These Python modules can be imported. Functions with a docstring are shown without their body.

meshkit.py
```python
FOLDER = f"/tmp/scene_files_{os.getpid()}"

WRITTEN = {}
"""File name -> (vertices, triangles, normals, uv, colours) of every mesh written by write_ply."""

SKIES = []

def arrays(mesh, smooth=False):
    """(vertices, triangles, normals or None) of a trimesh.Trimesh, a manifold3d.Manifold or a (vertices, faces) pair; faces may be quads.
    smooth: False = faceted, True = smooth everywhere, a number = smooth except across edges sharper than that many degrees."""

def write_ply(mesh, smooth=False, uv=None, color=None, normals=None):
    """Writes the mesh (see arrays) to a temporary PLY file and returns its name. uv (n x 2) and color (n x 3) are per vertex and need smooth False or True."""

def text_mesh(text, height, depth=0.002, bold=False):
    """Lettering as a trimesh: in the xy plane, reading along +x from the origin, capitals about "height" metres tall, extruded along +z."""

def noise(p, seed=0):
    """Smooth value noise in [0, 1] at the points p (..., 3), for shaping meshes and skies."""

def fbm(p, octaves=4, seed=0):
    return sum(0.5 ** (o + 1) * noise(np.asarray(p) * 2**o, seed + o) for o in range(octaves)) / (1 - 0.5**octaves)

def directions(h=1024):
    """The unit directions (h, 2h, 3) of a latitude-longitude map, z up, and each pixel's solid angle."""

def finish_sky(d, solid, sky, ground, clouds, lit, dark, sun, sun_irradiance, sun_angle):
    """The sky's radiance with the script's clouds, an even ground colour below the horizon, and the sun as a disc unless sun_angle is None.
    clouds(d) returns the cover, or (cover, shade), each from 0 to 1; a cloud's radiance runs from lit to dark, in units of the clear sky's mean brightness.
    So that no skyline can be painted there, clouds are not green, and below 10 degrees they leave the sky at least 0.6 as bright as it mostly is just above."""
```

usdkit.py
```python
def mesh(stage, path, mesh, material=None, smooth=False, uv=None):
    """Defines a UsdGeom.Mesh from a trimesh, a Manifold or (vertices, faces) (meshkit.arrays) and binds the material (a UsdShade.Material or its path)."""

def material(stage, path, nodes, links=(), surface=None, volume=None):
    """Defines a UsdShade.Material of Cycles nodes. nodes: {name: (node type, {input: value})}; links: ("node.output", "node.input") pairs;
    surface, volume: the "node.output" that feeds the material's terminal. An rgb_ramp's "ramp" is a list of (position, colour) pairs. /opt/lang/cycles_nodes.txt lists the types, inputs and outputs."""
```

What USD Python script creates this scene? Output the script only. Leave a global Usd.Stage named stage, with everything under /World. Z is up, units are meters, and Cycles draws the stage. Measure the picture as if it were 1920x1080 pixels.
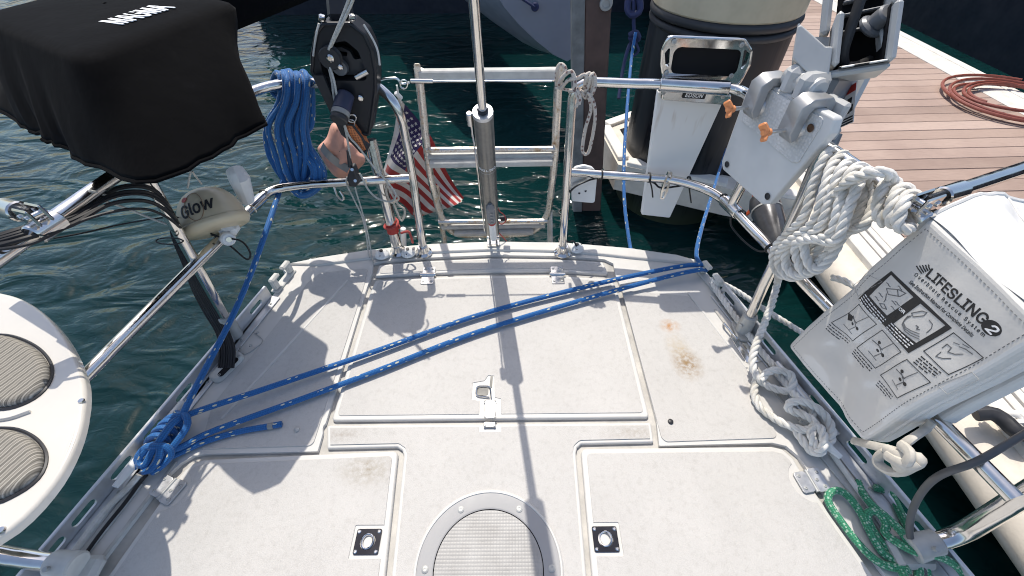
import math, random
import numpy as np, trimesh, usdkit, meshkit
from pxr import Usd, UsdGeom, UsdLux, UsdShade, Gf, Sdf
from shapely.geometry import Polygon, LineString, Point, box as sbox
from shapely import affinity
import manifold3d as m3

# ------------------------------------------------------------------ camera, sky, sun
stage = Usd.Stage.CreateInMemory()
W = UsdGeom.Xform.Define(stage, '/World')
UsdGeom.Scope.Define(stage, '/World/Looks')
CAM_H, PITCH, ROLL, FPX = 1.2, math.radians(47), math.radians(0.5), 796.0
SUN = np.array([-0.112, 0.54, 1.0]); SUN /= np.linalg.norm(SUN)
SUN_I, SKY_S, EXPOSURE = 0.82, 0.14, 0.40

C = np.array([0, 0, CAM_H])
FW = np.array([0, math.cos(PITCH), -math.sin(PITCH)])
_r, _u = np.array([1., 0, 0]), np.array([0, math.sin(PITCH), math.cos(PITCH)])
RT = math.cos(ROLL) * _r - math.sin(ROLL) * _u
UP = math.cos(ROLL) * _u + math.sin(ROLL) * _r
cam = UsdGeom.Camera.Define(stage, '/World/camera')
cam.CreateFocalLengthAttr(36.0 * FPX / 1920); cam.CreateHorizontalApertureAttr(36.0)
cam.CreateClippingRangeAttr(Gf.Vec2f(0.02, 2000)); cam.CreateExposureAttr(EXPOSURE)
M = np.eye(4); M[0, :3], M[1, :3], M[2, :3], M[3, :3] = RT, UP, -FW, C
UsdGeom.Xformable(cam).AddTransformOp().Set(Gf.Matrix4d(*map(float, M.ravel())))

sky = UsdLux.DomeLight.Define(stage, '/World/sky')
skym = usdkit.material(stage, '/World/Looks/sky_air', {
    's': ('sky_texture', {'sky_type': 'single_scattering', 'sun_disc': False, 'sun_elevation': math.asin(SUN[2]),
                          'sun_rotation': math.atan2(SUN[0], SUN[1]), 'altitude': 0.0, 'aerosol_density': 2.2}),
    'b': ('background_shader', {'strength': SKY_S})}, [('s.color', 'b.color')], surface='b.background')
UsdShade.MaterialBindingAPI.Apply(sky.GetPrim()).Bind(skym)
sky.GetPrim().SetCustomDataByKey('kind', 'structure')
sun = UsdLux.DistantLight.Define(stage, '/World/sun')
sun.CreateNormalizeAttr(True); sun.CreateIntensityAttr(SUN_I); sun.CreateAngleAttr(0.5); sun.CreateColorAttr(Gf.Vec3f(1, .95, .87))
_z = SUN; _x = np.cross([0, 0, 1], _z); _x /= np.linalg.norm(_x); _y = np.cross(_z, _x)
M = np.eye(4); M[0, :3], M[1, :3], M[2, :3] = _x, _y, _z
UsdGeom.Xformable(sun).AddTransformOp().Set(Gf.Matrix4d(*map(float, M.ravel())))

# ------------------------------------------------------------------ placing helpers (survey of the photograph -> world points)
def ray(px, py): return FW + RT * (px - 960) / FPX + UP * (540 - py) / FPX
def P(px, py, z=0.0): d = ray(px, py); return C + d * (z - C[2]) / d[2]
def PY(px, py, y): d = ray(px, py); return C + d * y / d[1]
def PX(px, py, x): d = ray(px, py); return C + d * x / d[0]
rng = random.Random(7)
nrng = np.random.default_rng(7)
def unit(v): v = np.asarray(v, float); return v / np.linalg.norm(v)

# ------------------------------------------------------------------ scene helpers
used, base = {}, {}
def numbered(name, parent):
    k = (str(parent), name); n = used.get(k, -1) + 1; used[k] = n
    return f'{parent}/{name}' + (f'_{n:03d}' if n else '')
def thing(name, label, cat, loc=(0, 0, 0), group=None, kind=None):
    path = numbered(name, '/World'); x = UsdGeom.Xform.Define(stage, path)
    x.AddTranslateOp().Set(Gf.Vec3d(*map(float, loc))); base[path] = np.array(loc, float)
    tag(x.GetPrim(), label, cat, group, kind); return path
def tag(p, label=None, cat=None, group=None, kind=None):
    p = p if isinstance(p, Usd.Prim) else stage.GetPrimAtPath(p)
    for k, v in (('label', label), ('category', cat), ('group', group), ('kind', kind)):
        if v: p.SetCustomDataByKey(k, v)
def vf(mesh):
    if hasattr(mesh, 'to_mesh'):
        m = mesh.to_mesh(); return np.array(m.vert_properties[:, :3]), np.array(m.tri_verts)
    if isinstance(mesh, (tuple, list)): return np.asarray(mesh[0], float), np.asarray(mesh[1], int)
    return np.array(mesh.vertices), np.array(mesh.faces)
def obj(name, mesh, mat, parent='/World', smooth=35, uv=None, label=None):
    v, f = vf(mesh)
    off = np.zeros(3); p = str(parent)
    while p not in base and p.count('/') > 1: p = p.rsplit('/', 1)[0]
    off = base.get(p, off); path = numbered(name, parent)
    if uv is not None:
        usdkit.mesh(stage, path, (v - off, f), mat, smooth=True, uv=uv)
    else:
        usdkit.mesh(stage, path, (v - off, f), mat, smooth=smooth)
    if label: tag(path, label)
    return path
def single(name, mesh, mat, label, cat, group=None, kind=None, smooth=35, uv=None):
    p = obj(name, mesh, mat, '/World', smooth, uv); tag(p, label, cat, group, kind); return p
def join(*ms):
    vs, fs, n = [], [], 0
    for m in ms:
        v, f = vf(m)
        if f.shape[1] == 4: f = np.vstack([f[:, [0, 1, 2]], f[:, [0, 2, 3]]])
        vs.append(v); fs.append(f + n); n += len(v)
    return np.vstack(vs), np.vstack(fs)
def frame(origin, x, y, z=None):
    x = unit(x); y = np.asarray(y, float); y = unit(y - x * (x @ y)); z = np.cross(x, y)
    m = np.eye(4); m[:3, 0], m[:3, 1], m[:3, 2], m[:3, 3] = x, y, z, origin; return m
def put(mesh, m): v, f = vf(mesh); return v @ m[:3, :3].T + m[:3, 3], (f if np.linalg.det(m[:3, :3]) > 0 else f[:, ::-1])
def at(mesh, o): v, f = vf(mesh); return v + np.asarray(o, float), f

def rbox(sx, sy, sz, c=0.003):
    """box with chamfered edges, centred"""
    h = np.array([sx, sy, sz]) / 2; c = min(c, h.min() * .9); pts = []
    for s in np.ndindex(2, 2, 2):
        s = np.array(s) * 2 - 1
        for k in range(3):
            q = h - c; q[k] = h[k]; pts.append(s * q)
    m = trimesh.convex.convex_hull(np.array(pts)); return vf(m)
def bar(a, b, w, d, c=0.002, up=(0, 0, 1)):
    a, b = np.asarray(a, float), np.asarray(b, float); L = np.linalg.norm(b - a)
    x = unit(b - a); u = np.asarray(up, float)
    if abs(x @ u) > .98: u = np.array([1., 0, 0])
    y = np.cross(u, x); return put(rbox(L, w, d, c), frame((a + b) / 2, x, y))
def cyl(a, b, r, n=16, r2=None, cap=0.0):
    a, b = np.asarray(a, float), np.asarray(b, float); r2 = r if r2 is None else r2
    if cap: 
        d = unit(b - a)
        return lathe([(0, 0), (r - cap, 0), (r, cap), (r2, np.linalg.norm(b - a) - cap), (r2 - cap, np.linalg.norm(b - a)), (0, np.linalg.norm(b - a))], a, d, n)
    return lathe([(0, 0), (r, 0), (r2, np.linalg.norm(b - a)), (0, np.linalg.norm(b - a))], a, b - a, n)
def lathe(prof, origin=(0, 0, 0), axis=(0, 0, 1), n=20):
    prof = np.array(prof, float); ax = unit(axis); t = np.array([1., 0, 0]) if abs(ax[0]) < .9 else np.array([0, 1., 0])
    x = unit(np.cross(t, ax)); y = np.cross(ax, x); a = np.linspace(0, 2 * np.pi, n, endpoint=False)
    v = (np.asarray(origin, float) + prof[:, None, :1] * (np.cos(a)[None, :, None] * x + np.sin(a)[None, :, None] * y) + prof[:, None, 1:] * ax).reshape(-1, 3)
    f = []
    for i in range(len(prof) - 1):
        for j in range(n):
            p, q, r, s = i * n + j, i * n + (j + 1) % n, (i + 1) * n + (j + 1) % n, (i + 1) * n + j
            if prof[i, 0] > 1e-9: f.append((p, q, r))
            if prof[i + 1, 0] > 1e-9: f.append((p, r, s))
    m = trimesh.Trimesh(v, f, process=True); return vf(m)

def cat(pts, step=0.01, closed=False):
    """Catmull-Rom through the points, resampled evenly"""
    p = np.asarray(pts, float)
    if closed: q = np.vstack([p[-1], p, p[0], p[1]])
    else: q = np.vstack([2 * p[0] - p[1], p, 2 * p[-1] - p[-2]])
    out = []
    for i in range(1, len(q) - 2):
        t = np.linspace(0, 1, 14, endpoint=False)[:, None]; a, b, c, d = q[i - 1:i + 3]
        out.append(.5 * ((2 * b) + (c - a) * t + (2 * a - 5 * b + 4 * c - d) * t ** 2 + (3 * b - a - 3 * c + d) * t ** 3))
    out = np.vstack(out + [q[-2][None]]); return resample(out, step)
def resample(p, step):
    L = np.r_[0, np.cumsum(np.linalg.norm(np.diff(p, axis=0), axis=1))]; n = max(2, int(L[-1] / step) + 1)
    s = np.linspace(0, L[-1], n); return np.stack([np.interp(s, L, p[:, k]) for k in range(3)], 1)
def bend(pts, d=0.06, k=8):
    """polyline with rounded corners"""
    p = [np.asarray(q, float) for q in pts]; out = [p[0]]
    for a, b, c in zip(p, p[1:], p[2:]):
        e = min(d, .48 * np.linalg.norm(b - a), .48 * np.linalg.norm(c - b)); s, t = b + unit(a - b) * e, b + unit(c - b) * e
        for u in np.linspace(0, 1, k): out.append((1 - u) ** 2 * s + 2 * u * (1 - u) * b + u * u * t)
    out.append(p[-1]); return np.array(out)
def frames(p, closed=False):
    t = np.gradient(p, axis=0) if not closed else np.roll(p, -1, 0) - np.roll(p, 1, 0)
    t /= np.maximum(np.linalg.norm(t, axis=1, keepdims=True), 1e-12)
    n = np.zeros_like(p); u = np.array([0, 0, 1.]) if abs(t[0, 2]) < .9 else np.array([1., 0, 0])
    n[0] = unit(u - t[0] * (t[0] @ u))
    for i in range(1, len(p)):
        w = n[i - 1] - t[i] * (t[i] @ n[i - 1]); n[i] = w / max(np.linalg.norm(w), 1e-9)
    return t, n, np.cross(t, n)
def tube(p, r, n=10, cap=True, uv=False, flat=1.0):
    p = np.asarray(p, float); t, a, b = frames(p); r = np.broadcast_to(np.asarray(r, float), (len(p),))
    ang = np.linspace(0, 2 * np.pi, n + 1); cs, sn = np.cos(ang), np.sin(ang)
    v = p[:, None] + r[:, None, None] * (cs[None, :, None] * a[:, None] + flat * sn[None, :, None] * b[:, None])
    L = np.r_[0, np.cumsum(np.linalg.norm(np.diff(p, axis=0), axis=1))]
    m = len(p); idx = np.arange(m * (n + 1)).reshape(m, n + 1)
    q = np.stack([idx[:-1, :-1], idx[:-1, 1:], idx[1:, 1:], idx[1:, :-1]], -1).reshape(-1, 4)
    f = np.vstack([q[:, [0, 1, 2]], q[:, [0, 2, 3]]]); v = v.reshape(-1, 3)
    UV = np.stack([np.tile(np.arange(n + 1) / n, m), np.repeat(L, n + 1)], 1)
    if cap:
        v = np.vstack([v, p[0], p[-1]]); c0, c1 = len(v) - 2, len(v) - 1
        f = np.vstack([f, [(c0, idx[0, j + 1], idx[0, j]) for j in range(n)], [(c1, idx[-1, j], idx[-1, j + 1]) for j in range(n)]])
        UV = np.vstack([UV, [0, 0], [0, L[-1]]])
    return (v, f, UV) if uv else (v, f)
def twist(p, R, pitch=None, n=7, strands=3):
    """laid rope: strands winding round the path"""
    pitch = pitch or R * 6.0; p = resample(np.asarray(p, float), R * .55); t, a, b = frames(p)
    L = np.r_[0, np.cumsum(np.linalg.norm(np.diff(p, axis=0), axis=1))]; out = []
    for k in range(strands):
        w = 2 * np.pi * (L / pitch + k / strands); q = p + .52 * R * (np.cos(w)[:, None] * a + np.sin(w)[:, None] * b)
        out.append(tube(q, R * .56, n))
    return join(*out)

def rounded(pts, r, q=6):
    p = Polygon([(a[0], a[1]) for a in pts]); 
    return p.buffer(-r, join_style=2).buffer(2 * r, quad_segs=q).buffer(-r, quad_segs=q) if r else p
def prism(poly, z0, z1, b=0.0, nb=2):
    """extruded polygon whose top edge is rounded by b"""
    if poly.geom_type != 'Polygon': poly = max(poly.geoms, key=lambda g: g.area)
    poly = poly.simplify(0.0004)
    if b <= 0 or poly.interiors:
        m = trimesh.creation.extrude_polygon(poly, z1 - z0, engine='earcut'); m.apply_translation([0, 0, z0]); return vf(m)
    from shapely.geometry.polygon import orient
    c = np.array(orient(poly).exterior.coords)[:-1]; n = len(c)
    e1 = c - np.roll(c, 1, 0); e2 = np.roll(c, -1, 0) - c
    n1 = np.stack([e1[:, 1], -e1[:, 0]], 1); n2 = np.stack([e2[:, 1], -e2[:, 0]], 1)
    n1 /= np.maximum(np.linalg.norm(n1, axis=1, keepdims=True), 1e-9); n2 /= np.maximum(np.linalg.norm(n2, axis=1, keepdims=True), 1e-9)
    nn = n1 + n2; nn /= np.maximum((nn * nn).sum(1, keepdims=True) / 2, .4)
    rings = [(0, z0)] + [(b * (1 - math.cos(a)), z1 - b + b * math.sin(a)) for a in np.linspace(0, math.pi / 2, nb + 2)]
    v = np.vstack([np.c_[c - nn * d, np.full(n, z)] for d, z in rings]); f = []
    for k in range(len(rings) - 1):
        for i in range(n):
            j = (i + 1) % n; f += [(k * n + i, k * n + j, (k + 1) * n + j), (k * n + i, (k + 1) * n + j, (k + 1) * n + i)]
    top = Polygon(v[-n:, :2]); tv, tf = trimesh.creation.triangulate_polygon(Polygon(c), engine='earcut')
    k = len(v); 
    # map triangulated vertices on the boundary ring
    from scipy.spatial import cKDTree
    ix = cKDTree(c).query(tv)[1]; tf = ix[tf]
    ar = np.cross(c[tf[:, 1]] - c[tf[:, 0]], c[tf[:, 2]] - c[tf[:, 0]]); tf = np.where(ar[:, None] < 0, tf[:, ::-1], tf)
    f = np.vstack([np.array(f), tf + k - n]); return v, f
def pxpoly(pts, z=0.0): return [tuple(P(a, b, z)[:2]) for a, b in pts]
def ellipse2(cx, cy, rx, ry, n=40): return Polygon([(cx + rx * math.cos(t), cy + ry * math.sin(t)) for t in np.linspace(0, 2 * np.pi, n, endpoint=False)])
def slot(cx, cy, L, w): return LineString([(cx - L / 2 + w / 2, cy), (cx + L / 2 - w / 2, cy)]).buffer(w / 2, quad_segs=6)
def rrect(w, h, r): return sbox(-w / 2 + r, -h / 2 + r, w / 2 - r, h / 2 - r).buffer(r, quad_segs=6)
def plate(poly, th, m, b=0.0): return put(prism(poly, 0, th, b), m)
def text(s, h, m, depth=.0006, bold=False, sx=1.0, slant=0.0):
    t = meshkit.text_mesh(s, h, depth, bold); v, f = vf(t); v = v.copy(); v[:, 0] = v[:, 0] * sx + v[:, 1] * slant
    return put((v, f), m)
def text_w(s, h, bold=False): v, _ = vf(meshkit.text_mesh(s, h, .0005, bold)); return v[:, 0].max()

# ------------------------------------------------------------------ materials
L_ = '/World/Looks/'
def mat(name, nodes, links, surface='p.BSDF', volume=None): return usdkit.material(stage, L_ + name, nodes, links, surface=surface, volume=volume)
def plain(name, col, rough=.5, metal=0., var=.12, scale=14., bump=0., bscale=300., bdist=.001, spec=.5, coat=0., sheen=0., aniso=0.):
    """principled material with a little tonal variation, grain and uneven gloss"""
    c = np.array(col, float)
    nodes = {'g': ('geometry', {}), 'n': ('noise_texture', {'scale': scale, 'detail': 5., 'roughness': .6}),
             'r': ('rgb_ramp', {'ramp': [(.3, tuple(c * (1 - var))), (.7, tuple(np.minimum(c * (1 + var), 1)))]}),
             'rr': ('map_range', {'from_min': .3, 'from_max': .7, 'to_min': max(rough - .07, .02), 'to_max': min(rough + .09, 1)}),
             'p': ('principled_bsdf', {'metallic': metal, 'specular_ior_level': spec, 'coat_weight': coat, 'sheen_weight': sheen})}
    links = [('g.position', 'n.vector'), ('n.fac', 'r.fac'), ('r.color', 'p.base_color'), ('n.fac', 'rr.value'), ('rr.result', 'p.roughness')]
    if bump:
        nodes['n2'] = ('noise_texture', {'scale': bscale, 'detail': 3., 'roughness': .6}); nodes['b'] = ('bump', {'strength': bump, 'distance': bdist})
        links += [('g.position', 'n2.vector'), ('n2.fac', 'b.height'), ('b.normal', 'p.normal')]
    return mat(name, nodes, links)

gel = plain('gelcoat', (.57, .55, .51), .42, var=.05, scale=9, bump=.08, bscale=60, spec=.3)
gel_dirty = plain('gelcoat_gutter', (.42, .40, .36), .5, var=.25, scale=16)
# anti-slip deck paint: fine grain, dirt patches and two brown stains
s1, s2, s3 = P(1255, 612), P(1287, 682), P(1270, 650)
d1, d2, d3 = P(690, 880), P(640, 815), P(1190, 812)
nk = {'g': ('geometry', {}), 'n': ('noise_texture', {'scale': 5., 'detail': 6., 'roughness': .65}), 'f': ('noise_texture', {'scale': 60., 'detail': 5., 'roughness': .75}),
      'gr': ('noise_texture', {'scale': 420., 'detail': 2., 'roughness': .5}), 'b': ('bump', {'strength': .45, 'distance': .0012}),
      'r': ('rgb_ramp', {'ramp': [(.25, (.47, .45, .418)), (.5, (.50, .48, .447)), (.75, (.53, .508, .474))]}),
      'r2': ('rgb_ramp', {'ramp': [(.30, (.78, .77, .75)), (.50, (1, 1, 1))]}),
      'm': ('mix', {'mix_type': 'multiply', 'fac': .5}), 'r3': ('rgb_ramp', {'ramp': [(.3, (.8, .8, .8)), (.65, (1, 1, 1))]}), 'm3': ('mix', {'mix_type': 'multiply', 'fac': .4}),
      'p': ('principled_bsdf', {'roughness': .62, 'specular_ior_level': .35})}
nl = [('g.position', 'n.vector'), ('g.position', 'f.vector'), ('g.position', 'gr.vector'), ('gr.fac', 'b.height'), ('b.normal', 'p.normal'),
      ('n.fac', 'r.fac'), ('f.fac', 'r2.fac'), ('r.color', 'm.color1'), ('r2.color', 'm.color2'), ('gr.fac', 'r3.fac'), ('m.color', 'm3.color1'), ('r3.color', 'm3.color2')]
prev = 'm3.color'
for i, (c, rx, ry, colr, st) in enumerate(((s1, .045, .035, (.42, .22, .09), .8), (s2, .06, .075, (.26, .17, .08), .95), (s3, .05, .07, (.40, .30, .16), .45),
                                           (d1, .10, .06, (.30, .26, .20), .6), (d2, .09, .03, (.30, .26, .22), .5), (d3, .12, .035, (.32, .28, .23), .5))):
    nk[f'mp{i}'] = ('mapping', {'mapping_type': 'point', 'location': (-c[0] / rx, -c[1] / ry, 0), 'scale': (1 / rx, 1 / ry, .01)})
    nk[f'w{i}'] = ('mix', {'mix_type': 'linear_light', 'fac': .9}); nk[f'gd{i}'] = ('gradient_texture', {'gradient_type': 'spherical'})
    nk[f'sp{i}'] = ('rgb_ramp', {'ramp': [(.35, (0, 0, 0)), (.7, (1, 1, 1))]}); nk[f'sn{i}'] = ('noise_texture', {'scale': 55. + 9 * i, 'detail': 5., 'roughness': .7})
    nk[f'k{i}'] = ('math', {'math_type': 'multiply'}); nk[f'k2{i}'] = ('math', {'math_type': 'multiply', 'value2': st * 1.8, 'use_clamp': True})
    nk[f'mx{i}'] = ('mix', {'mix_type': 'mix', 'color2': colr})
    nl += [('g.position', f'mp{i}.vector'), (f'mp{i}.vector', f'gd{i}.vector'), ('g.position', f'sn{i}.vector'), (f'sn{i}.fac', f'sp{i}.fac'),
           (f'gd{i}.fac', f'k{i}.value1'), (f'sp{i}.color', f'k{i}.value2'), (f'k{i}.value', f'k2{i}.value1'), (f'k2{i}.value', f'mx{i}.fac'), (prev, f'mx{i}.color1')]
    del nk[f'w{i}']; prev = f'mx{i}.color'
nl.append((prev, 'p.base_color'))
nonskid = mat('antislip_deck', nk, nl)

steel = plain('polished_steel', (.72, .70, .67), .13, metal=1., var=.08, scale=30, bump=.03, bscale=80)
steel_worn = mat('weathered_steel', {'g': ('geometry', {}), 'n': ('noise_texture', {'scale': 22., 'detail': 6., 'roughness': .7}), 'r': ('rgb_ramp', {'ramp': [(.5, (.72, .69, .64)), (.62, (.5, .36, .22)), (.72, (.22, .1, .05))]}),
     'm': ('rgb_ramp', {'ramp': [(.5, (1, 1, 1)), (.66, (.1, .1, .1))]}), 'rr': ('rgb_ramp', {'ramp': [(.4, (.22, .22, .22)), (.65, (.6, .6, .6))]}), 'p': ('principled_bsdf', {})},
     [('g.position', 'n.vector'), ('n.fac', 'r.fac'), ('r.color', 'p.base_color'), ('n.fac', 'm.fac'), ('m.color', 'p.metallic'), ('n.fac', 'rr.fac'), ('rr.color', 'p.roughness')])
alu = plain('brushed_aluminium', (.55, .55, .55), .42, metal=.85, var=.1, scale=40, bump=.05)
alu_dull = plain('oxidised_aluminium', (.42, .42, .40), .55, metal=.5, var=.15, scale=25)
grey_paint = plain('grey_motor_paint', (.46, .46, .445), .40, metal=.08, var=.05, scale=20, bump=.1, bscale=700, bdist=.0004)
grey_dark = plain('dark_grey_paint', (.16, .165, .175), .4, var=.08)
black_pl = plain('black_plastic', (.018, .018, .02), .42, var=.2)
black_matt = plain('black_matt', (.008, .008, .009), .75, var=.2, spec=.2)
black_alu = plain('black_anodised', (.014, .0145, .017), .38, var=.15, metal=.3)
rubber = plain('black_rubber', (.03, .03, .032), .5, var=.25, scale=20, bump=.15, bscale=90)
cylinder_mat = plain('grey_anodised_cylinder', (.20, .195, .18), .32, metal=.8, var=.08, scale=10)
canvas_black = mat('black_canvas', {'g': ('geometry', {}), 'n': ('noise_texture', {'scale': 9., 'detail': 7., 'roughness': .72}), 'w': ('wave_texture', {'scale': 260., 'bands_direction': 'diagonal'}), 'n2': ('noise_texture', {'scale': 24., 'detail': 5., 'roughness': .6}),
     'r': ('rgb_ramp', {'ramp': [(.35, (.0016, .0016, .0019)), (.6, (.0026, .0026, .003)), (.78, (.007, .007, .0075))]}), 'a': ('math', {'math_type': 'multiply_add', 'value2': .12}), 'b': ('bump', {'strength': .5, 'distance': .004}), 'p': ('principled_bsdf', {'roughness': .9, 'specular_ior_level': .06, 'sheen_weight': .02})},
     [('g.position', 'n.vector'), ('g.position', 'w.vector'), ('g.position', 'n2.vector'), ('n.fac', 'r.fac'), ('r.color', 'p.base_color'), ('w.fac', 'a.value1'), ('n2.fac', 'a.value3'), ('a.value', 'b.height'), ('b.normal', 'p.normal')])
canvas_grey = plain('charcoal_canvas', (.012, .012, .014), .85, var=.15, scale=50, bump=.4, bscale=800, bdist=.0006, spec=.2)
white_pl = plain('white_plastic', (.70, .70, .68), .35, var=.06, scale=14, bump=.05)
white_dirty = plain('aged_white_plastic', (.52, .51, .47), .42, var=.14, scale=22)
beige_pl = plain('beige_plastic', (.55, .46, .31), .34, var=.06, scale=12, coat=.2)
white_paint = plain('white_print', (.8, .8, .79), .6, var=.02)
ink = plain('black_ink', (.018, .018, .018), .6, var=.1)
ink_grey = plain('grey_ink', (.12, .12, .12), .6, var=.1)
red_ink = plain('red_ink', (.42, .035, .025), .5, var=.08)
brown_ink = plain('brown_ink', (.25, .15, .08), .6)
bag_mat = plain('bag_vinyl', (.60, .585, .55), .45, var=.05, scale=11, bump=.22, bscale=30, bdist=.004)
bag_cloth = plain('bag_canvas', (.66, .65, .62), .75, var=.06, scale=20, bump=.3, bscale=700)
rope_white = mat('white_rope', {'g': ('geometry', {}), 'n': ('noise_texture', {'scale': 11., 'detail': 5., 'roughness': .65}), 'f': ('noise_texture', {'scale': 420., 'detail': 3.}), 'r': ('rgb_ramp', {'ramp': [(.3, (.46, .43, .36)), (.5, (.68, .655, .60)), (.75, (.76, .74, .69))]}), 'b': ('bump', {'strength': .55, 'distance': .0012}), 'p': ('principled_bsdf', {'roughness': .65, 'sheen_weight': .15})},
     [('g.position', 'n.vector'), ('g.position', 'f.vector'), ('n.fac', 'r.fac'), ('r.color', 'p.base_color'), ('f.fac', 'b.height'), ('b.normal', 'p.normal')])
rope_beige = plain('beige_rope', (.52, .45, .37), .75, var=.25, scale=110, bump=.3, bscale=500)
rope_grey = plain('grey_line', (.45, .44, .40), .75, var=.3, scale=160, bump=.3, bscale=600)
rope_navy = plain('navy_rope', (.015, .022, .075), .7, var=.3, scale=90)
red_line = plain('faded_red_line', (.38, .06, .05), .8, var=.25, scale=90)
hose_mat = plain('red_brown_hose', (.23, .065, .045), .42, var=.16, scale=30)
orange = plain('faded_orange', (.72, .27, .10), .55, var=.1, scale=40)
orange_pr = plain('orange_red_blade', (.50, .075, .02), .4, var=.08)
pink = plain('faded_pink_cloth', (.62, .33, .25), .8, var=.12, scale=24, bump=.3, bscale=300)
silver_tape = plain('grey_reflective_tape', (.26, .255, .24), .5, var=.08)
flag_red = plain('flag_red', (.30, .018, .015), .8, var=.12, scale=40, sheen=.1); flag_white = plain('flag_white', (.55, .52, .48), .8, var=.08, scale=40); flag_blue = plain('flag_blue', (.028, .018, .075), .8, var=.15, scale=40)
wood_post = plain('brown_post', (.10, .062, .05), .75, var=.35, scale=6, bump=.4, bscale=40, bdist=.004)
wood_grey = plain('grey_weathered_post', (.20, .20, .19), .8, var=.35, scale=9, bump=.4, bscale=50, bdist=.003)
hull_mat = plain('blue_grey_gelcoat', (.20, .215, .26), .3, var=.04, scale=3, coat=.2)
hull_dark = plain('dark_hull', (.012, .014, .02), .25, var=.1, scale=3)
deck_beige = plain('beige_dock_trim', (.62, .56, .47), .6, var=.12, scale=12, bump=.25, bscale=120, bdist=.002)
deck_beige2 = plain('cream_dock_trim', (.68, .65, .59), .62, var=.12, scale=12, bump=.25, bscale=120, bdist=.002)
seat_mat = plain('seat_gelcoat', (.61, .575, .51), .14, var=.03, scale=6, coat=.5)
cable_mat = plain('black_cable', (.008, .008, .009), .55, var=.2)
cable_grey = plain('grey_cable', (.085, .085, .085), .5, var=.15)
zip_black = plain('black_zip_tie', (.01, .01, .01), .5)
PLK = []
for i, c in enumerate(((.39, .288, .236), (.43, .322, .268), (.35, .258, .212), (.47, .358, .30))):
    PLK.append(mat(f'composite_plank_{i}', {'g': ('geometry', {}), 'mp': ('mapping', {'scale': (2.2, 26., 4.), 'location': (i * 3.7, i * 1.9, 0)}), 'n': ('noise_texture', {'scale': 5., 'detail': 7., 'roughness': .7}), 'n3': ('noise_texture', {'scale': 2.2, 'detail': 4.}),
        'r': ('rgb_ramp', {'ramp': [(.25, tuple(np.array(c) * .66)), (.45, tuple(np.array(c) * .95)), (.6, c), (.8, tuple(np.array(c) * 1.2))]}), 'r3': ('rgb_ramp', {'ramp': [(.3, (.84, .82, .82)), (.6, (1, 1, 1))]}), 'm': ('mix', {'mix_type': 'multiply', 'fac': 1.}), 'b': ('bump', {'strength': .35, 'distance': .003}), 'p': ('principled_bsdf', {'roughness': .72, 'specular_ior_level': .3})},
        [('g.position', 'mp.vector'), ('mp.vector', 'n.vector'), ('g.position', 'n3.vector'), ('n.fac', 'r.fac'), ('n3.fac', 'r3.fac'), ('r.color', 'm.color1'), ('r3.color', 'm.color2'), ('m.color', 'p.base_color'), ('n.fac', 'b.height'), ('b.normal', 'p.normal')]))
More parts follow.
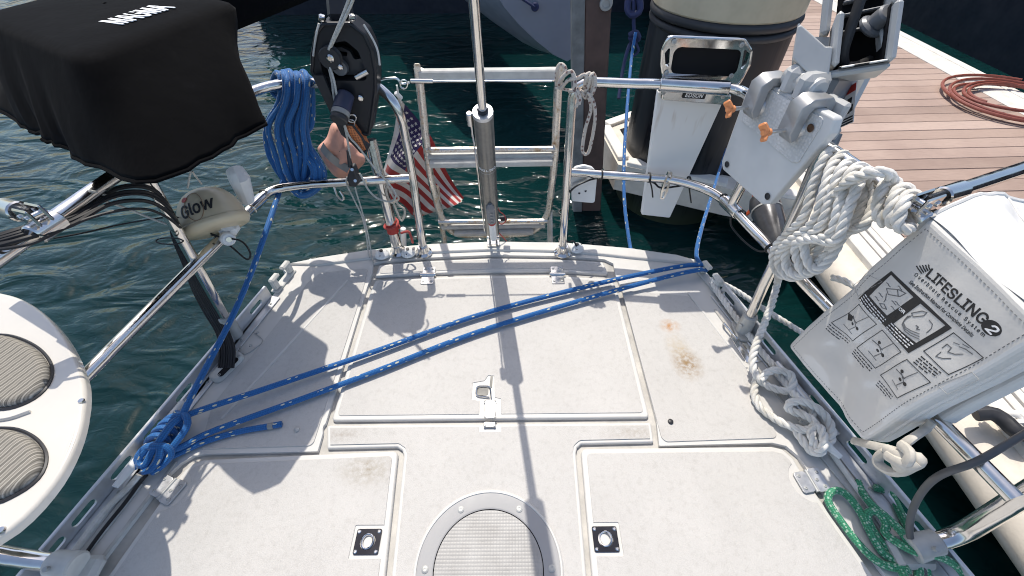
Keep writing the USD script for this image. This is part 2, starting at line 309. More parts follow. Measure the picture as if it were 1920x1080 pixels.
def braid(name, basec, dark, fleck, fl=(3., 24.), thr=.10, rnd=.35):
    """braided cover with flecks, in the rope's own length-and-turn coordinates"""
    nodes = {'t': ('texture_coordinate', {}), 'mp': ('mapping', {'scale': (fl[0], fl[1], 1.)}), 'v': ('voronoi_texture', {'scale': 1., 'randomness': rnd}),
             'lt': ('math', {'math_type': 'less_than', 'value2': thr}), 'mb': ('mapping', {'scale': (6., 150., 1.), 'rotation': (0, 0, 0)}),
             'ck': ('voronoi_texture', {'scale': 1.5, 'randomness': .2}), 'r': ('rgb_ramp', {'ramp': [(.1, basec), (.75, dark)]}),
             'mx': ('mix', {'mix_type': 'mix', 'color2': fleck}), 'b': ('bump', {'strength': .6, 'distance': .0012, 'invert': True}), 'p': ('principled_bsdf', {'roughness': .62, 'specular_ior_level': .35, 'sheen_weight': .15})}
    links = [('t.UV', 'mp.vector'), ('mp.vector', 'v.vector'), ('v.distance', 'lt.value1'), ('t.UV', 'mb.vector'), ('mb.vector', 'ck.vector'), ('ck.distance', 'r.fac'), ('r.color', 'mx.color1'), ('lt.value', 'mx.fac'), ('mx.color', 'p.base_color'), ('ck.distance', 'b.height'), ('b.normal', 'p.normal')]
    return mat(name, nodes, links)
rope_blue = braid('blue_braided_rope', (.016, .145, .40), (.006, .055, .19), (.60, .56, .40), fl=(5., 34.), thr=.235, rnd=.85)
rope_green = braid('green_braided_rope', (.06, .33, .17), (.015, .10, .05), (.34, .48, .36), fl=(8., 120.), thr=.33, rnd=.6)
rope_fleck = braid('beige_flecked_line', (.62, .56, .49), (.42, .37, .31), (.20, .12, .10), fl=(2., 60.), thr=.26)
# cushion cloth: woven stripes
cush = mat('striped_weave', {'g': ('geometry', {}), 'mp': ('mapping', {'rotation': (0, 0, .35), 'scale': (1, 1, 1)}), 'd': ('noise_texture', {'scale': 2.5, 'detail': 1.}), 'w': ('wave_texture', {'scale': 21., 'distortion': 1.4, 'detail': 3., 'detail_scale': 2.}),
     'w2': ('wave_texture', {'scale': 95., 'distortion': 1.5, 'detail': 2.}), 'r': ('rgb_ramp', {'ramp': [(.15, (.17, .158, .136)), (.4, (.34, .315, .27)), (.62, (.44, .41, .355)), (.85, (.25, .23, .195))]}), 'r2': ('rgb_ramp', {'ramp': [(.1, (.6, .6, .6)), (.6, (1, 1, 1))]}),
     'm': ('mix', {'mix_type': 'multiply', 'fac': .9}), 'n': ('noise_texture', {'scale': 500., 'detail': 2.}), 'b': ('bump', {'strength': .5, 'distance': .001}), 'p': ('principled_bsdf', {'roughness': .85, 'specular_ior_level': .2})},
     [('g.position', 'mp.vector'), ('mp.vector', 'w.vector'), ('mp.vector', 'w2.vector'), ('w.fac', 'r.fac'), ('w2.fac', 'r2.fac'), ('r.color', 'm.color1'), ('r2.color', 'm.color2'), ('m.color', 'p.base_color'), ('n.fac', 'b.height'), ('b.normal', 'p.normal')])
# harbour water: dark green-blue body, rippled surface
water = mat('harbour_water', {'g': ('geometry', {}), 'mp': ('mapping', {'rotation': (0, 0, .6), 'scale': (1., 1.9, 1.)}), 'n1': ('noise_texture', {'scale': 1.45, 'detail': 2., 'roughness': .40, 'distortion': 1.8}),
     'n2': ('noise_texture', {'scale': 9., 'detail': 3., 'roughness': .55, 'distortion': .7}), 'a': ('math', {'math_type': 'multiply_add', 'value2': .12}),
     'b': ('bump', {'strength': .7, 'distance': .10}), 'nc': ('noise_texture', {'scale': .8, 'detail': 3.}), 'r': ('rgb_ramp', {'ramp': [(.3, (.0012, .0125, .0125)), (.7, (.003, .0235, .0235))]}), 'p': ('principled_bsdf', {'roughness': .045, 'ior': 1.34, 'specular_ior_level': .5})},
     [('g.position', 'mp.vector'), ('mp.vector', 'n1.vector'), ('mp.vector', 'n2.vector'), ('n2.fac', 'a.value1'), ('n1.fac', 'a.value3'), ('a.value', 'b.height'), ('b.normal', 'p.normal'), ('g.position', 'nc.vector'), ('nc.fac', 'r.fac'), ('r.color', 'p.base_color')])
def weave(name, col, k=160.): return mat(name, {'g': ('geometry', {}), 'v': ('voronoi_texture', {'scale': k, 'randomness': .15}), 'r': ('rgb_ramp', {'ramp': [(.2, tuple(np.array(col) * .35)), (.5, col)]}), 'b': ('bump', {'strength': .5, 'distance': .0015}), 'p': ('principled_bsdf', {'roughness': .6})},
     [('g.position', 'v.vector'), ('v.distance', 'r.fac'), ('r.color', 'p.base_color'), ('v.distance', 'b.height'), ('b.normal', 'p.normal')])
mesh_orange = weave('orange_mesh', (.62, .20, .07), 120.)
dimple = mat('dimpled_grey_plastic', {'g': ('geometry', {}), 'v': ('voronoi_texture', {'scale': 110., 'randomness': .55}), 'r': ('rgb_ramp', {'ramp': [(.2, (.60, .60, .585)), (.6, (.52, .52, .505))]}), 'b': ('bump', {'strength': .6, 'distance': .003, 'invert': True}), 'p': ('principled_bsdf', {'roughness': .45})},
     [('g.position', 'v.vector'), ('v.distance', 'r.fac'), ('r.color', 'p.base_color'), ('v.distance', 'b.height'), ('b.normal', 'p.normal')])
diamond = mat('worn_grip_disc', {'g': ('geometry', {}), 'v': ('voronoi_texture', {'scale': 130., 'randomness': .05}), 'n': ('noise_texture', {'scale': 16., 'detail': 5.}), 'r': ('rgb_ramp', {'ramp': [(.3, (.27, .258, .24)), (.7, (.36, .35, .33))]}), 'b': ('bump', {'strength': .5, 'distance': .002, 'invert': True}), 'p': ('principled_bsdf', {'roughness': .45})},
     [('g.position', 'v.vector'), ('g.position', 'n.vector'), ('n.fac', 'r.fac'), ('r.color', 'p.base_color'), ('v.distance', 'b.height'), ('b.normal', 'p.normal')])

# ------------------------------------------------------------------ water
def grid(x0, x1, y0, y1, z): return np.array([(x0, y0, z), (x1, y0, z), (x1, y1, z), (x0, y1, z)], float), np.array([(0, 1, 2), (0, 2, 3)])
WZ, DZ = -0.95, -0.50
single('water', grid(-160, 160, -160, 160, WZ), water, 'dark green-blue rippled harbour water', 'water', kind='structure', smooth=False)

# ------------------------------------------------------------------ dock: planks, trim boards, pile bracket
dock = thing('dock', 'finger dock of red-brown planks with cream edge boards beside the boat', 'dock', (3.4, 3.0, DZ))
DX0, DX1, DXO, DY0, DY1 = 2.40, 4.46, 4.86, 0.05, 8.4
dkpoly = sbox(DX0, -0.6, DX1, DY1)
ang = math.radians(1.6); y = -0.6; i = 0
yref = P(1640, 215.5, DZ); pitch = .1455
off = (yref[1] - math.tan(ang) * (yref[0] - 3.4)) % pitch
y = -0.7 + (off - (-0.7)) % pitch
while y < DY1 - .1:
    pl = sbox(-2, .0035, 6, pitch - .0035); pl = affinity.translate(affinity.rotate(pl, math.degrees(ang), origin=(3.4, 0)), 0, y).intersection(sbox(DX0 + .004, -0.7, DX1 - .004, DY1))
    if not pl.is_empty:
        obj('plank', prism(pl, DZ - .03, DZ + rng.uniform(-.002, .002), .0035), PLK[rng.choice([0, 0, 1, 1, 2, 3])], dock)
    y += pitch; i += 1
obj('frame', join(bar((DX0 + .1, -.6, DZ - .16), (DX0 + .1, DY1, DZ - .16), .16, .2), bar((DX1 - .1, -.6, DZ - .16), (DX1 - .1, DY1, DZ - .16), .16, .2),
    *[bar((DX0, yy, DZ - .14), (DX1, yy, DZ - .14), .08, .18) for yy in np.arange(0, 8.4, 1.1)], bar((DX0, 4, DZ - .24), (DX1, 4, DZ - .24), 8.6, .06)), black_matt, dock)
for a, b, m, dz in ((2.262, 2.394, deck_beige2, .004), (2.215, 2.252, deck_beige2, .006), (2.160, 2.200, deck_beige2, .002), (2.06, 2.145, deck_beige2, .004)):
    obj('edge_board', at(rbox(b - a, 5.0, .05, .006), ((a + b) / 2, 1.9, DZ - .025 + dz)), m, dock)
fas = LineString([(0, 0), (.1, -.02), (.16, -.10), (.17, -.3)]).buffer(.012)
obj('fascia', tube(np.array([(2.05, -.6, DZ - .16), (2.05, 4.4, DZ - .16)]), .125, 20, flat=1.25), deck_beige, dock)
for a, b, dz in ((4.466, 4.72, .005), (4.730, 4.775, .008), (4.785, 4.83, .004)):
    obj('edge_board', at(rbox(b - a, 9.0, .06, .006), ((a + b) / 2, 3.9, DZ - .03 + dz)), deck_beige2, dock)
obj('fascia', at(rbox(.03, 9.0, .3, .005), (4.845, 3.9, DZ - .17)), deck_beige, dock)
# bracket round the pile
gp = [P(1290, 160, DZ)[:2] + (-.15, .9), P(1120, 230, DZ)[:2], P(1160, 304, DZ)[:2], P(1380, 352, DZ)[:2], np.array([2.0, 2.37])]
gp[0] = np.array([2.0, 4.35])
outer = Polygon(list(map(tuple, gp)))
inner = outer.buffer(-.17, join_style=2)
ring = outer.difference(inner)
obj('pile_bracket', prism(ring.intersection(sbox(-5, -5, 1.97, 9)), DZ - .24, DZ - .02), deck_beige, dock)
for a, b in zip(gp[:-1], gp[1:]):
    a3, b3 = np.r_[a, DZ], np.r_[b, DZ]; d = unit(b3 - a3); nrm = np.array([d[1], -d[0], 0.]); nrm = nrm if nrm[:2] @ (np.array([1.36, 3.1]) - a) > 0 else -nrm
    L = np.linalg.norm(b3 - a3); c0 = a3 + nrm * .055 + d * .06; c1 = b3 + nrm * .055 - d * .06
    if c1[0] > 1.97: c1 = c0 + (c1 - c0) * (1.95 - c0[0]) / (c1[0] - c0[0])
    if c0[0] > 1.97: c0 = c1 + (c0 - c1) * (1.95 - c1[0]) / (c0[0] - c1[0])
    obj('bracket_board', bar(c0 + (0, 0, -.008), c1 + (0, 0, -.008), .085, .03, .004), deck_beige2, dock)

# pile with a capped top
PLX, PLY, PLR = 1.36, 3.12, .44
pile = thing('dock_pile', 'big round black dock pile with a beige cap and rubber ring', 'pile', (PLX, PLY, WZ))
RZ = PY(1338, 70, PLY - PLR)[2]
obj('sleeve', lathe([(0, WZ - .6), (PLR, WZ - .6), (PLR, RZ), (0, RZ)], (PLX, PLY, 0), n=56), mat('black_pile_sleeve', {'g': ('geometry', {}), 'mp': ('mapping', {'scale': (9., 9., .9)}), 'n': ('noise_texture', {'scale': 1.6, 'detail': 8., 'roughness': .72}), 'r': ('rgb_ramp', {'ramp': [(.4, (.004, .005, .007)), (.6, (.008, .009, .011)), (.75, (.035, .035, .033))]}), 'rr': ('map_range', {'from_min': .35, 'from_max': .7, 'to_min': .26, 'to_max': .62}), 'sx': ('separate_xyz', {}), 'wl': ('map_range', {'from_min': WZ, 'from_max': WZ + .22, 'to_min': 1., 'to_max': 0., 'clamp': True}), 'm': ('mix', {'color2': (.022, .028, .014)}), 'p': ('principled_bsdf', {})},
    [('g.position', 'mp.vector'), ('mp.vector', 'n.vector'), ('n.fac', 'r.fac'), ('n.fac', 'rr.value'), ('rr.result', 'p.roughness'), ('g.position', 'sx.vector'), ('sx.z', 'wl.value'), ('wl.result', 'm.fac'), ('r.color', 'm.color1'), ('m.color', 'p.base_color')]), pile)
for dz, rr in ((0, .024), (.055, .03)):
    obj('rubber_ring', lathe([(PLR - .01 + rr * math.cos(t), RZ - .02 + dz + rr * math.sin(t)) for t in np.linspace(0, 2 * np.pi, 13)], (PLX, PLY, 0), n=56), rubber, pile)
obj('cap', lathe([(PLR - .004, RZ + .05), (PLR + .012, RZ + .07), (PLR + .012, RZ + .225), (PLR - .004, RZ + .24), (PLR * .6, RZ + .37), (0, RZ + .50)], (PLX, PLY, 0), n=56), beige_pl, pile)
obj('scuff_mark', None or prism(Polygon([(0, 0), (.035, .02), (.03, .2), (.045, .42), (.03, .46), (.012, .3), (.008, .15)]), 0, .002) and put(prism(Polygon([(0, 0), (.035, .02), (.03, .2), (.045, .42), (.03, .46), (.012, .3), (.008, .15)]), 0, .002),
    frame(np.array([PLX, PLY, -.36]) + (PLR + .001) * unit([-.34, -1, 0]), (1, -.34, 0), (0, 0, 1))), plain('pile_scuff', (.16, .165, .17), .7, var=.4, scale=60), pile)

# wooden post and the neighbour's hull behind it
wp0, wp1 = PY(1098, 330, 2.9), PY(1106, -60, 2.9)
post = thing('wooden_post', 'square dark brown wooden post with a grey worn strip, between hull and pile', 'post', (wp0[0], wp0[1], WZ))
dn = unit(wp0 - wp1); lo = wp0 + dn * (wp0[2] - WZ + .4) / -dn[2]; hi = wp1
t_ = 3.0; wpx = 46 / FPX * 2.75
obj('post_body', bar(lo + (.05, .06, 0), hi + (.05, .06, 0), .155, .17, .008, up=(0, 1, 0)), wood_post, post)
obj('wear_strip', bar(lo + (-.065, .02, 0), hi + (-.065, .02, 0), .075, .11, .006, up=(0, 1, 0)), wood_grey, post)
rb = PY(1137, 8, 2.86)
obj('roller', lathe([(0, 0), (.022, 0), (.022, .006), (.036, .01), (.040, .03), (.036, .045), (.022, .047), (.020, .040), (0, .040)], rb + (0, .05, 0), (0, -1, 0), 20), alu_dull, post)
hp = [PY(a, b, 4.3) for a, b in ((915, -25), (935, 10), (965, 45), (1000, 78), (1035, 106), (1062, 119), (1074, 112), (1080, 60), (1083, -25))]
hull = thing('neighbour_boat', 'blue-grey hull of the neighbouring boat in shade behind the wooden post', 'boat', (hp[5][0], 4.3, WZ))
v = []; f = []
for k, (dy, sc, dx) in enumerate(((0, .93, 0), (.05, .98, 0), (.15, 1.0, 0), (.6, 1.3, -.2), (1.6, 1.6, -.5), (3.2, 1.8, -1.0))):
    cen = hp[7]
    for q in hp: v.append(np.array([cen[0], 4.3, cen[2]]) + (q - cen) * (sc, 1, sc) + (dx, dy, 0))
n = len(hp)
for k in range(5):
    for i in range(n - 1): a = k * n + i; f += [(a, a + 1, a + n + 1), (a, a + n + 1, a + n)]
for i in range(1, n - 1): f.append((0, i + 1, i))
obj('hull', (np.array(v), np.array(f)), hull_mat, hull, smooth=50)
hl = PY(1003, 12, 4.27)
obj('hull_fitting', join(cyl(hl, hl + (0, -.03, 0), .035, 14, cap=.008), tube(cat([PY(975, -5, 4.25), PY(990, 5, 4.24), hl + (0, -.03, 0)], .02), .012, 6)), rope_navy, hull)
# a dark motor yacht lies farther out behind; its flank is what the still water shows
dk = thing('dark_yacht', 'dark hulled motor yacht moored out beyond the stern', 'boat', (-1.5, 7.6, WZ))
def hullbox(x0, x1, y0, y1, z1, flare): return trimesh.convex.convex_hull(np.array([(x0, y0, WZ - .2), (x1, y0, WZ - .2), (x1, y1, WZ - .2), (x0, y1, WZ - .2), (x0 - flare, y0 - flare, z1), (x1 + flare, y0 - flare, z1), (x1 + flare, y1, z1), (x0 - flare, y1, z1)]))
obj('hull', hullbox(-4.4, 3.4, 8.6, 13, 2.3, .3), hull_dark, dk)
obj('superstructure', at(rbox(6.6, 3.2, 1.9, .2), (-.5, 10.9, 3.2)), hull_dark, dk)
dk2 = thing('dark_yacht', 'dark hulled boat moored on the far side of the dock', 'boat', (6.9, 4.5, WZ))
obj('hull', hullbox(6.4, 9, -2, 12, 1.6, .3), hull_dark, dk2)

# ------------------------------------------------------------------ our boat: hull, stern deck, lids
boat = thing('sailboat', 'white stern deck of the sailboat we stand on, with hatch lids and toe rails', 'boat', (-.07, .2, 0))
GUT = -.013
rim_back = pxpoly([(528, 503), (560, 492), (600, 483), (690, 469), (800, 458), (925, 453), (1058, 455), (1185, 466), (1270, 478), (1318, 492)])
tl = [P(70, 1040, .056)[:2], P(487, 550, .056)[:2]]; tr = [P(1385, 565, .056)[:2], P(1800, 1055, .056)[:2]]
def ext(a, b, y): t = (y - a[1]) / (b[1] - a[1]); return a + (b - a) * t
left_edge = [ext(tl[0], tl[1], -.9), ext(tl[0], tl[1], 1.20)]; right_edge = [ext(tr[0], tr[1], 1.14), ext(tr[0], tr[1], -.9)]
outline = Polygon([tuple(left_edge[0]), tuple(left_edge[1])] + rim_back + [tuple(right_edge[0]), tuple(right_edge[1])])
obj('deck_base', prism(outline, GUT - .05, GUT), gel_dirty, boat)
# hull below the deck edge
oc = np.array(Polygon([tuple(left_edge[0]), tuple(left_edge[1])] + rim_back + [tuple(right_edge[0]), tuple(right_edge[1])]).exterior.coords)[:-1]
cen = np.array([-.07, -.5]); hv = np.vstack([np.c_[oc, np.full(len(oc), -.012)], np.c_[cen + (oc - cen) * (1.0, .985), np.full(len(oc), -.4)], np.c_[cen + (oc - cen) * (.9, .9), np.full(len(oc), WZ - .2)]])
n = len(oc); hf = []
for k in range(2):
    for i in range(n): j = (i + 1) % n; hf += [(k * n + i, k * n + j, (k + 1) * n + j), (k * n + i, (k + 1) * n + j, (k + 1) * n + i)]
obj('hull', (hv, np.array(hf)[:, ::-1]), gel, boat, smooth=40)

lidA = rounded(pxpoly([(704, 525), (850, 518), (923, 517), (1034, 516), (1148, 523), (1158, 545), (1218, 783), (621, 789), (694, 548)]), .012)
lidB = rounded(pxpoly([(711, 497), (800, 489), (920, 484), (1050, 486), (1131, 491), (1141, 514), (1034, 508), (923, 509), (850, 511), (703, 518)]), .008)
E_o = pxpoly([(588, 847), (385, 851), (362, 856), (338, 871), (318, 890), (296, 917), (165, 1085)])
E_i = rounded(pxpoly([(747, 845), (385, 861), (366, 866), (346, 881), (328, 903), (308, 930), (195, 1090)]) + [tuple(ext(np.array(P(308, 930)[:2]), np.array(P(195, 1090)[:2]), -.6)), tuple(ext(np.array(P(747, 845)[:2]), np.array(P(722, 1080)[:2]), -.6))], .016)
F_i = rounded(pxpoly([(1089, 841), (1445, 837), (1468, 842), (1488, 860), (1508, 893), (1645, 1090)]) + [tuple(ext(np.array(P(1508, 893)[:2]), np.array(P(1645, 1090)[:2]), -.6)), tuple(ext(np.array(P(1089, 841)[:2]), np.array(P(1110, 1080)[:2]), -.6))], .016)
gapE = Polygon(pxpoly([(600, 846), (385, 851), (362, 855), (338, 869), (318, 888), (296, 915), (165, 1085)]) + [tuple(ext(np.array(P(296, 915)[:2]), np.array(P(165, 1085)[:2]), -.7)), (P(730, 1080)[0], -.7)] + pxpoly([(734, 1080), (757, 853), (754, 844), (745, 838), (600, 840)]))
gapF = Polygon(pxpoly([(1232, 836), (1448, 830), (1474, 836), (1498, 856), (1519, 890), (1665, 1085)]) + [tuple(ext(np.array(P(1519, 890)[:2]), np.array(P(1665, 1085)[:2]), -.7)), (P(1104, 1080)[0], -.7)] + pxpoly([(1100, 1080), (1080, 850), (1082, 839), (1090, 832), (1232, 829)]))
gapA = Polygon(pxpoly([(697, 514), (700, 494), (716, 490), (800, 483), (920, 478), (1050, 480), (1133, 486), (1150, 494), (1154, 515), (1167, 545), (1231, 789), (1236, 836), (1228, 836), (1222, 791), (1221, 789), (615, 795), (611, 842), (595, 848), (610, 795), (685, 548)]))
tee = rounded(pxpoly([(613, 797), (1221, 792), (1226, 829), (1090, 832), (1082, 839), (1080, 850), (1100, 1080)]) + [(P(1103, 1080)[0], -.7), (P(731, 1080)[0], -.7)] + pxpoly([(734, 1080), (757, 853), (754, 844), (745, 838), (613, 841)]), .006)
deck_fixed = outline.difference(gapE).difference(gapF).difference(gapA).difference(tee.buffer(.012, join_style=2))
parts = sorted([g for g in getattr(deck_fixed, 'geoms', [deck_fixed]) if g.area > .002], key=lambda g: -g.area)
for g in parts: obj('moulded_deck', prism(g.buffer(-.003).buffer(.003), GUT + .0005, 0, .005, 3), gel, boat)
# strip of deck between the two lockers, joined to the T-shaped crosspiece
obj('moulded_deck', prism(tee, GUT + .0005, 0, .005, 3), gel, boat)

LATCH = Polygon(pxpoly([(885, 749), (887, 719), (909, 715), (916, 705), (926, 706), (927, 746), (939, 749), (939, 810), (898, 810), (900, 752)])).buffer(.001)
def lid(poly, inset, name='hatch_lid', cut=None, label=None):
    p = obj(name, prism(poly, GUT + .001, .0008, .006, 3), gel, boat, label=label)
    pad = poly.buffer(-inset, join_style=1).buffer(-.012).buffer(.012)
    if cut is not None: pad = pad.difference(cut)
    if pad.geom_type != 'Polygon': pad = max(pad.geoms, key=lambda g: g.area)
    obj('antislip_pad', prism(pad, 0, .0032, .0012), nonskid, p); return p
ringL = P(690, 1016); ringR = P(1135, 1011)
A_ = lid(lidA, .015, 'hatch_lid', LATCH)
lid(lidB, .012, 'hatch_strip')
cutL = Polygon([(ringL[0] - .036, ringL[1] - .034), (ringL[0] + .06, ringL[1] - .034), (ringL[0] + .06, ringL[1] + .034), (ringL[0] - .036, ringL[1] + .034)]).buffer(.003)
cutR = Polygon([(ringR[0] - .06, ringR[1] - .034), (ringR[0] + .036, ringR[1] - .034), (ringR[0] + .036, ringR[1] + .034), (ringR[0] - .06, ringR[1] + .034)]).buffer(.003)
hgL, hgR = P(316, 918), P(1519, 903)
lid(E_i, .015, 'locker_lid', cutL.union(Point(hgL[:2]).buffer(.055)))
lid(F_i, .015, 'locker_lid', cutR.union(Point(hgR[:2]).buffer(.055)))
cc = P(916, 1068)
teepad = tee.buffer(-.010).difference(Point(cc[:2]).buffer(.178)).difference(LATCH)
obj('antislip_pad', prism(max(getattr(teepad, 'geoms', [teepad]), key=lambda g: g.area), 0, .0032, .0012), nonskid, boat)
padD = rounded(pxpoly([(600, 513), (640, 508), (690, 504), (682, 540), (588, 833), (578, 837), (376, 843), (398, 762), (534, 590), (578, 530)]), .014)
padD2 = rounded(pxpoly([(1166, 545), (1290, 556), (1325, 594), (1394, 680), (1412, 720), (1456, 816), (1452, 822), (1249, 829), (1240, 822)]), .014)
for q in (padD, padD2): obj('antislip_pad', prism(q, 0, .0032, .0012), nonskid, boat)
# raised mouldings: coaming along the transom, ridge lines on the port side deck
coam = Polygon(pxpoly([(545, 497), (600, 485), (690, 471), (800, 460), (925, 455), (1058, 457), (1185, 468), (1310, 490), (1300, 497), (1185, 486), (1130, 480), (1058, 474), (925, 471), (800, 476), (690, 487), (600, 499)]))
obj('transom_coaming', prism(coam, 0, .011, .008, 3), gel, boat)
for a, b in (((652, 525), (415, 786)), ((1290, 548), (1400, 690))): obj('moulded_ridge', bar(P(*a, .0032), P(*b, .0032), .010, .004, .0019), gel, boat)

# fittings of the deck
def screw(c, r, parent, up=(0, 0, 1), m=None):
    obj('screw', join(lathe([(0, 0), (r, 0), (r, .0012), (r * .6, .0026), (r * .42, .0026), (r * .42, .0014), (0, .0014)], c, up, 12)), m or alu_dull, parent)
def rect_plate(name, c, w, h, ang, th, m, r=.006, parent=boat): return obj(name, plate(affinity.rotate(rrect(w, h, r), 0), th, frame(c, (math.cos(ang), math.sin(ang), 0), (-math.sin(ang), math.cos(ang), 0)), .0012), m, parent)
# round inspection plate
ip = obj('inspection_plate', lathe([(.132, 0), (.170, 0), (.174, .002), (.173, .0045), (.168, .0058), (.136, .0058), (.132, .004)], cc, n=72), plain('grey_plate_plastic', (.31, .305, .30), .5, var=.05), boat)
obj('plate_rim', lathe([(.170, 0), (.178, 0), (.180, .003), (.176, .0075), (.172, .0075), (.1705, .002)], cc, n=72), gel, ip)
obj('centre_disc', lathe([(0, .0048), (.1295, .0048), (.1302, .001)], cc, n=64), diamond, ip)
obj('plate_groove', lathe([(.129, .0012), (.134, .0012)], cc, n=64), black_matt, ip)
for k in range(6): a = math.radians(60 * k); screw(cc + (.151 * math.cos(a), .151 * math.sin(a), .0058), .0085, ip)
# lift rings in the locker lids
for c, sgn in ((ringL, 0), (ringR, 1)):
    lr = obj('lift_ring', plate(rrect(.062, .056, .004).difference(Point(0, 0).buffer(.019)), .003, frame(c + (0, 0, .0012), (1, 0, 0), (0, 1, 0))), plain('chrome_black', (.05, .05, .055), .12, metal=1., var=.05) if not sgn else L_ + 'chrome_black', boat)
    obj('ring_cup', lathe([(.019, .003), (.019, -.008), (0, -.009)][::-1], c + (0, 0, .001), n=20), black_pl, lr)
    obj('ring', tube(np.array([c + (.014 * math.cos(t), .016 * math.sin(t), .0046 + (.006 * math.cos(t) if sgn else 0)) for t in np.linspace(0, 2 * np.pi, 20)]), .0028, 8), steel, lr)
    for sx, sy in ((1, 1), (1, -1), (-1, 1), (-1, -1)): screw(c + (sx * .025, sy * .022, .004), .0045, lr, m=steel)
# latch at the middle of the hatch's near edge
l0 = P(919, 768)
lp = rect_plate('latch', P(919, 769, .0035), .033, .058, 0, .005, white_pl if False else steel, .003)
rect_plate('latch_plate', P(918, 797, .0035), .034, .017, 0, .005, steel, .003, lp)
for a, b in ((909, 752), (928, 752), (910, 782), (928, 782)): screw(P(a, b, .0085), .0038, lp)
for a, b in ((909, 798), (927, 798)): screw(P(a, b, .0085), .0042, lp)
obj('latch_loop', tube(bend([P(921, 746, .006), P(919, 724, .006), P(894, 724, .006), P(892, 742, .006), P(918, 745, .006)], .012), .0024, 8), steel, lp)
obj('latch_cup', plate(rrect(.036, .028, .008), .0015, frame(P(905, 734, .0010), (1, 0, 0), (0, 1, 0))), plain('latch_cup_grey', (.13, .125, .11), .5), lp)
obj('latch_slot', plate(slot(0, 0, .045, .008), .0015, frame(P(921, 716, .0010), (.05, 1, 0), (-1, 0, 0))), L_ + 'latch_cup_grey', lp)
# hinges along the aft edge of the hatch
for a, b in ((803, 517), (1045, 516)):
    c = P(a, b, .003); hg = rect_plate('hinge', c + (0, .024, .001), .05, .042, 0, .004, steel, .004)
    rect_plate('hinge_leaf', c + (0, -.026, .0005), .05, .044, 0, .004, steel, .004, hg)
    obj('hinge_barrel', cyl(c + (-.032, 0, .006), c + (.032, 0, .006), .0075, 14, cap=.002), steel, hg)
    for sx in (-.015, .015):
        screw(c + (sx, .032, .005), .005, hg); screw(c + (sx, -.036, .0045), .005, hg)
# corner hinges of the lockers
for c, dirx, lab in ((hgL, unit(P(300, 936) - P(332, 900)), None), (hgR, unit(P(1532, 925) - P(1508, 885)), None)):
    ax = np.array([-dirx[1], dirx[0], 0.]); ax = ax if ax[0] > 0 else -ax
    base_m = frame(c + (0, 0, .0040), dirx, np.cross([0, 0, 1.], dirx))
    hg = obj('corner_hinge', put(prism(rrect(.062, .034, .006), 0, .0042, .001), base_m @ np.array([[1, 0, 0, 0], [0, 1, 0, .021], [0, 0, 1, 0], [0, 0, 0, 1.]])), alu, boat)
    obj('hinge_leaf', put(prism(rrect(.054, .034, .008), 0, .0042, .001), base_m @ np.array([[1, 0, 0, 0], [0, 1, 0, -.021], [0, 0, 1, 0], [0, 0, 0, 1.]])), alu, hg)
    obj('hinge_barrel', cyl(c - dirx * .029 + (0, 0, .0065), c + dirx * .029 + (0, 0, .0065), .0048, 12, cap=.001), alu_dull, hg)
    q = np.cross([0, 0, 1.], dirx)
    for sx, sy in ((.018, .027), (-.018, .027), (0, .015), (.016, -.027), (-.016, -.027)): screw(c + dirx * sx + q * sy + (0, 0, .008), .0046, hg)
for a, b, m in ((557, 806, alu_dull), (1257, 791, black_pl)): obj('deck_plug', lathe([(0, 0), (.008, 0), (.008, .004), (.005, .006), (0, .006)], P(a, b, .003), n=14), m, boat)
# cable glands on the transom
for a, b in ((717, 478), (766, 475), (1081, 466)):
    c = P(a, b, .0105); g = obj('cable_gland', lathe([(0, 0), (.030, 0), (.030, .005), (.026, .012), (.013, .019), (.010, .022), (0, .022)], c, n=24), white_pl, boat)
    obj('gland_hole', cyl(c + (0, .0, .021), c + (0, 0, .026), .0075, 12), black_pl, g)
    for k in range(3): t = 2.1 * k + .4; screw(c + (.021 * math.cos(t), .021 * math.sin(t), .013), .003, g, m=black_pl)

# toe rails: slotted aluminium strips standing on the deck edge
def toe(a, b, inward, slots, name='toe_rail'):
    a, b = np.r_[a, 0.], np.r_[b, 0.]; d = unit(b - a); L = np.linalg.norm(b - a)
    poly = sbox(0, 0, L, .056)
    for s in slots: poly = poly.difference(slot(s, .028, .066, .023))
    m = frame(a + (0, 0, .002), d, (0, 0, 1)); m2 = m.copy()
    wall = prism(poly, -.003, .003); p = obj(name, put(wall, m), alu, boat)
    obj('rail_lip', bar(a + (0, 0, .0585), b + (0, 0, .0585), .0105, .006, .0022), alu, p)
    obj('rail_foot', bar(a + inward * .021 + (0, 0, .004), b + inward * .021 + (0, 0, .004), .034, .004, .0012), alu, p)
    for s in np.arange(.06, L, .17): screw(a + d * s + inward * .024 + (0, 0, .006), .005, p)
    return p
La, Lb = ext(tl[0], tl[1], -.5), ext(tl[0], tl[1], 1.085)
Lt = lambda px, py: np.dot(P(px, py, .030)[:2] - La, unit(Lb - La))
toe(La, Lb, np.array([unit(Lb - La)[1], -unit(Lb - La)[0], 0]), [Lt(159, 962), Lt(228, 877), Lt(286, 806), Lt(345, 736), Lt(477, 575), Lt(100, 1035)])
Ra, Rb = ext(tr[0], tr[1], -.5), ext(tr[0], tr[1], 1.075)
Rt = lambda px, py: np.dot(P(px, py, .030)[:2] - Ra, unit(Rb - Ra))
toe(Ra, Rb, np.array([-unit(Rb - Ra)[1], unit(Rb - Ra)[0], 0]), [Rt(1366, 560), Rt(1440, 650), Rt(1606, 848), Rt(1690, 945), Rt(1735, 1003), Rt(1530, 760)])
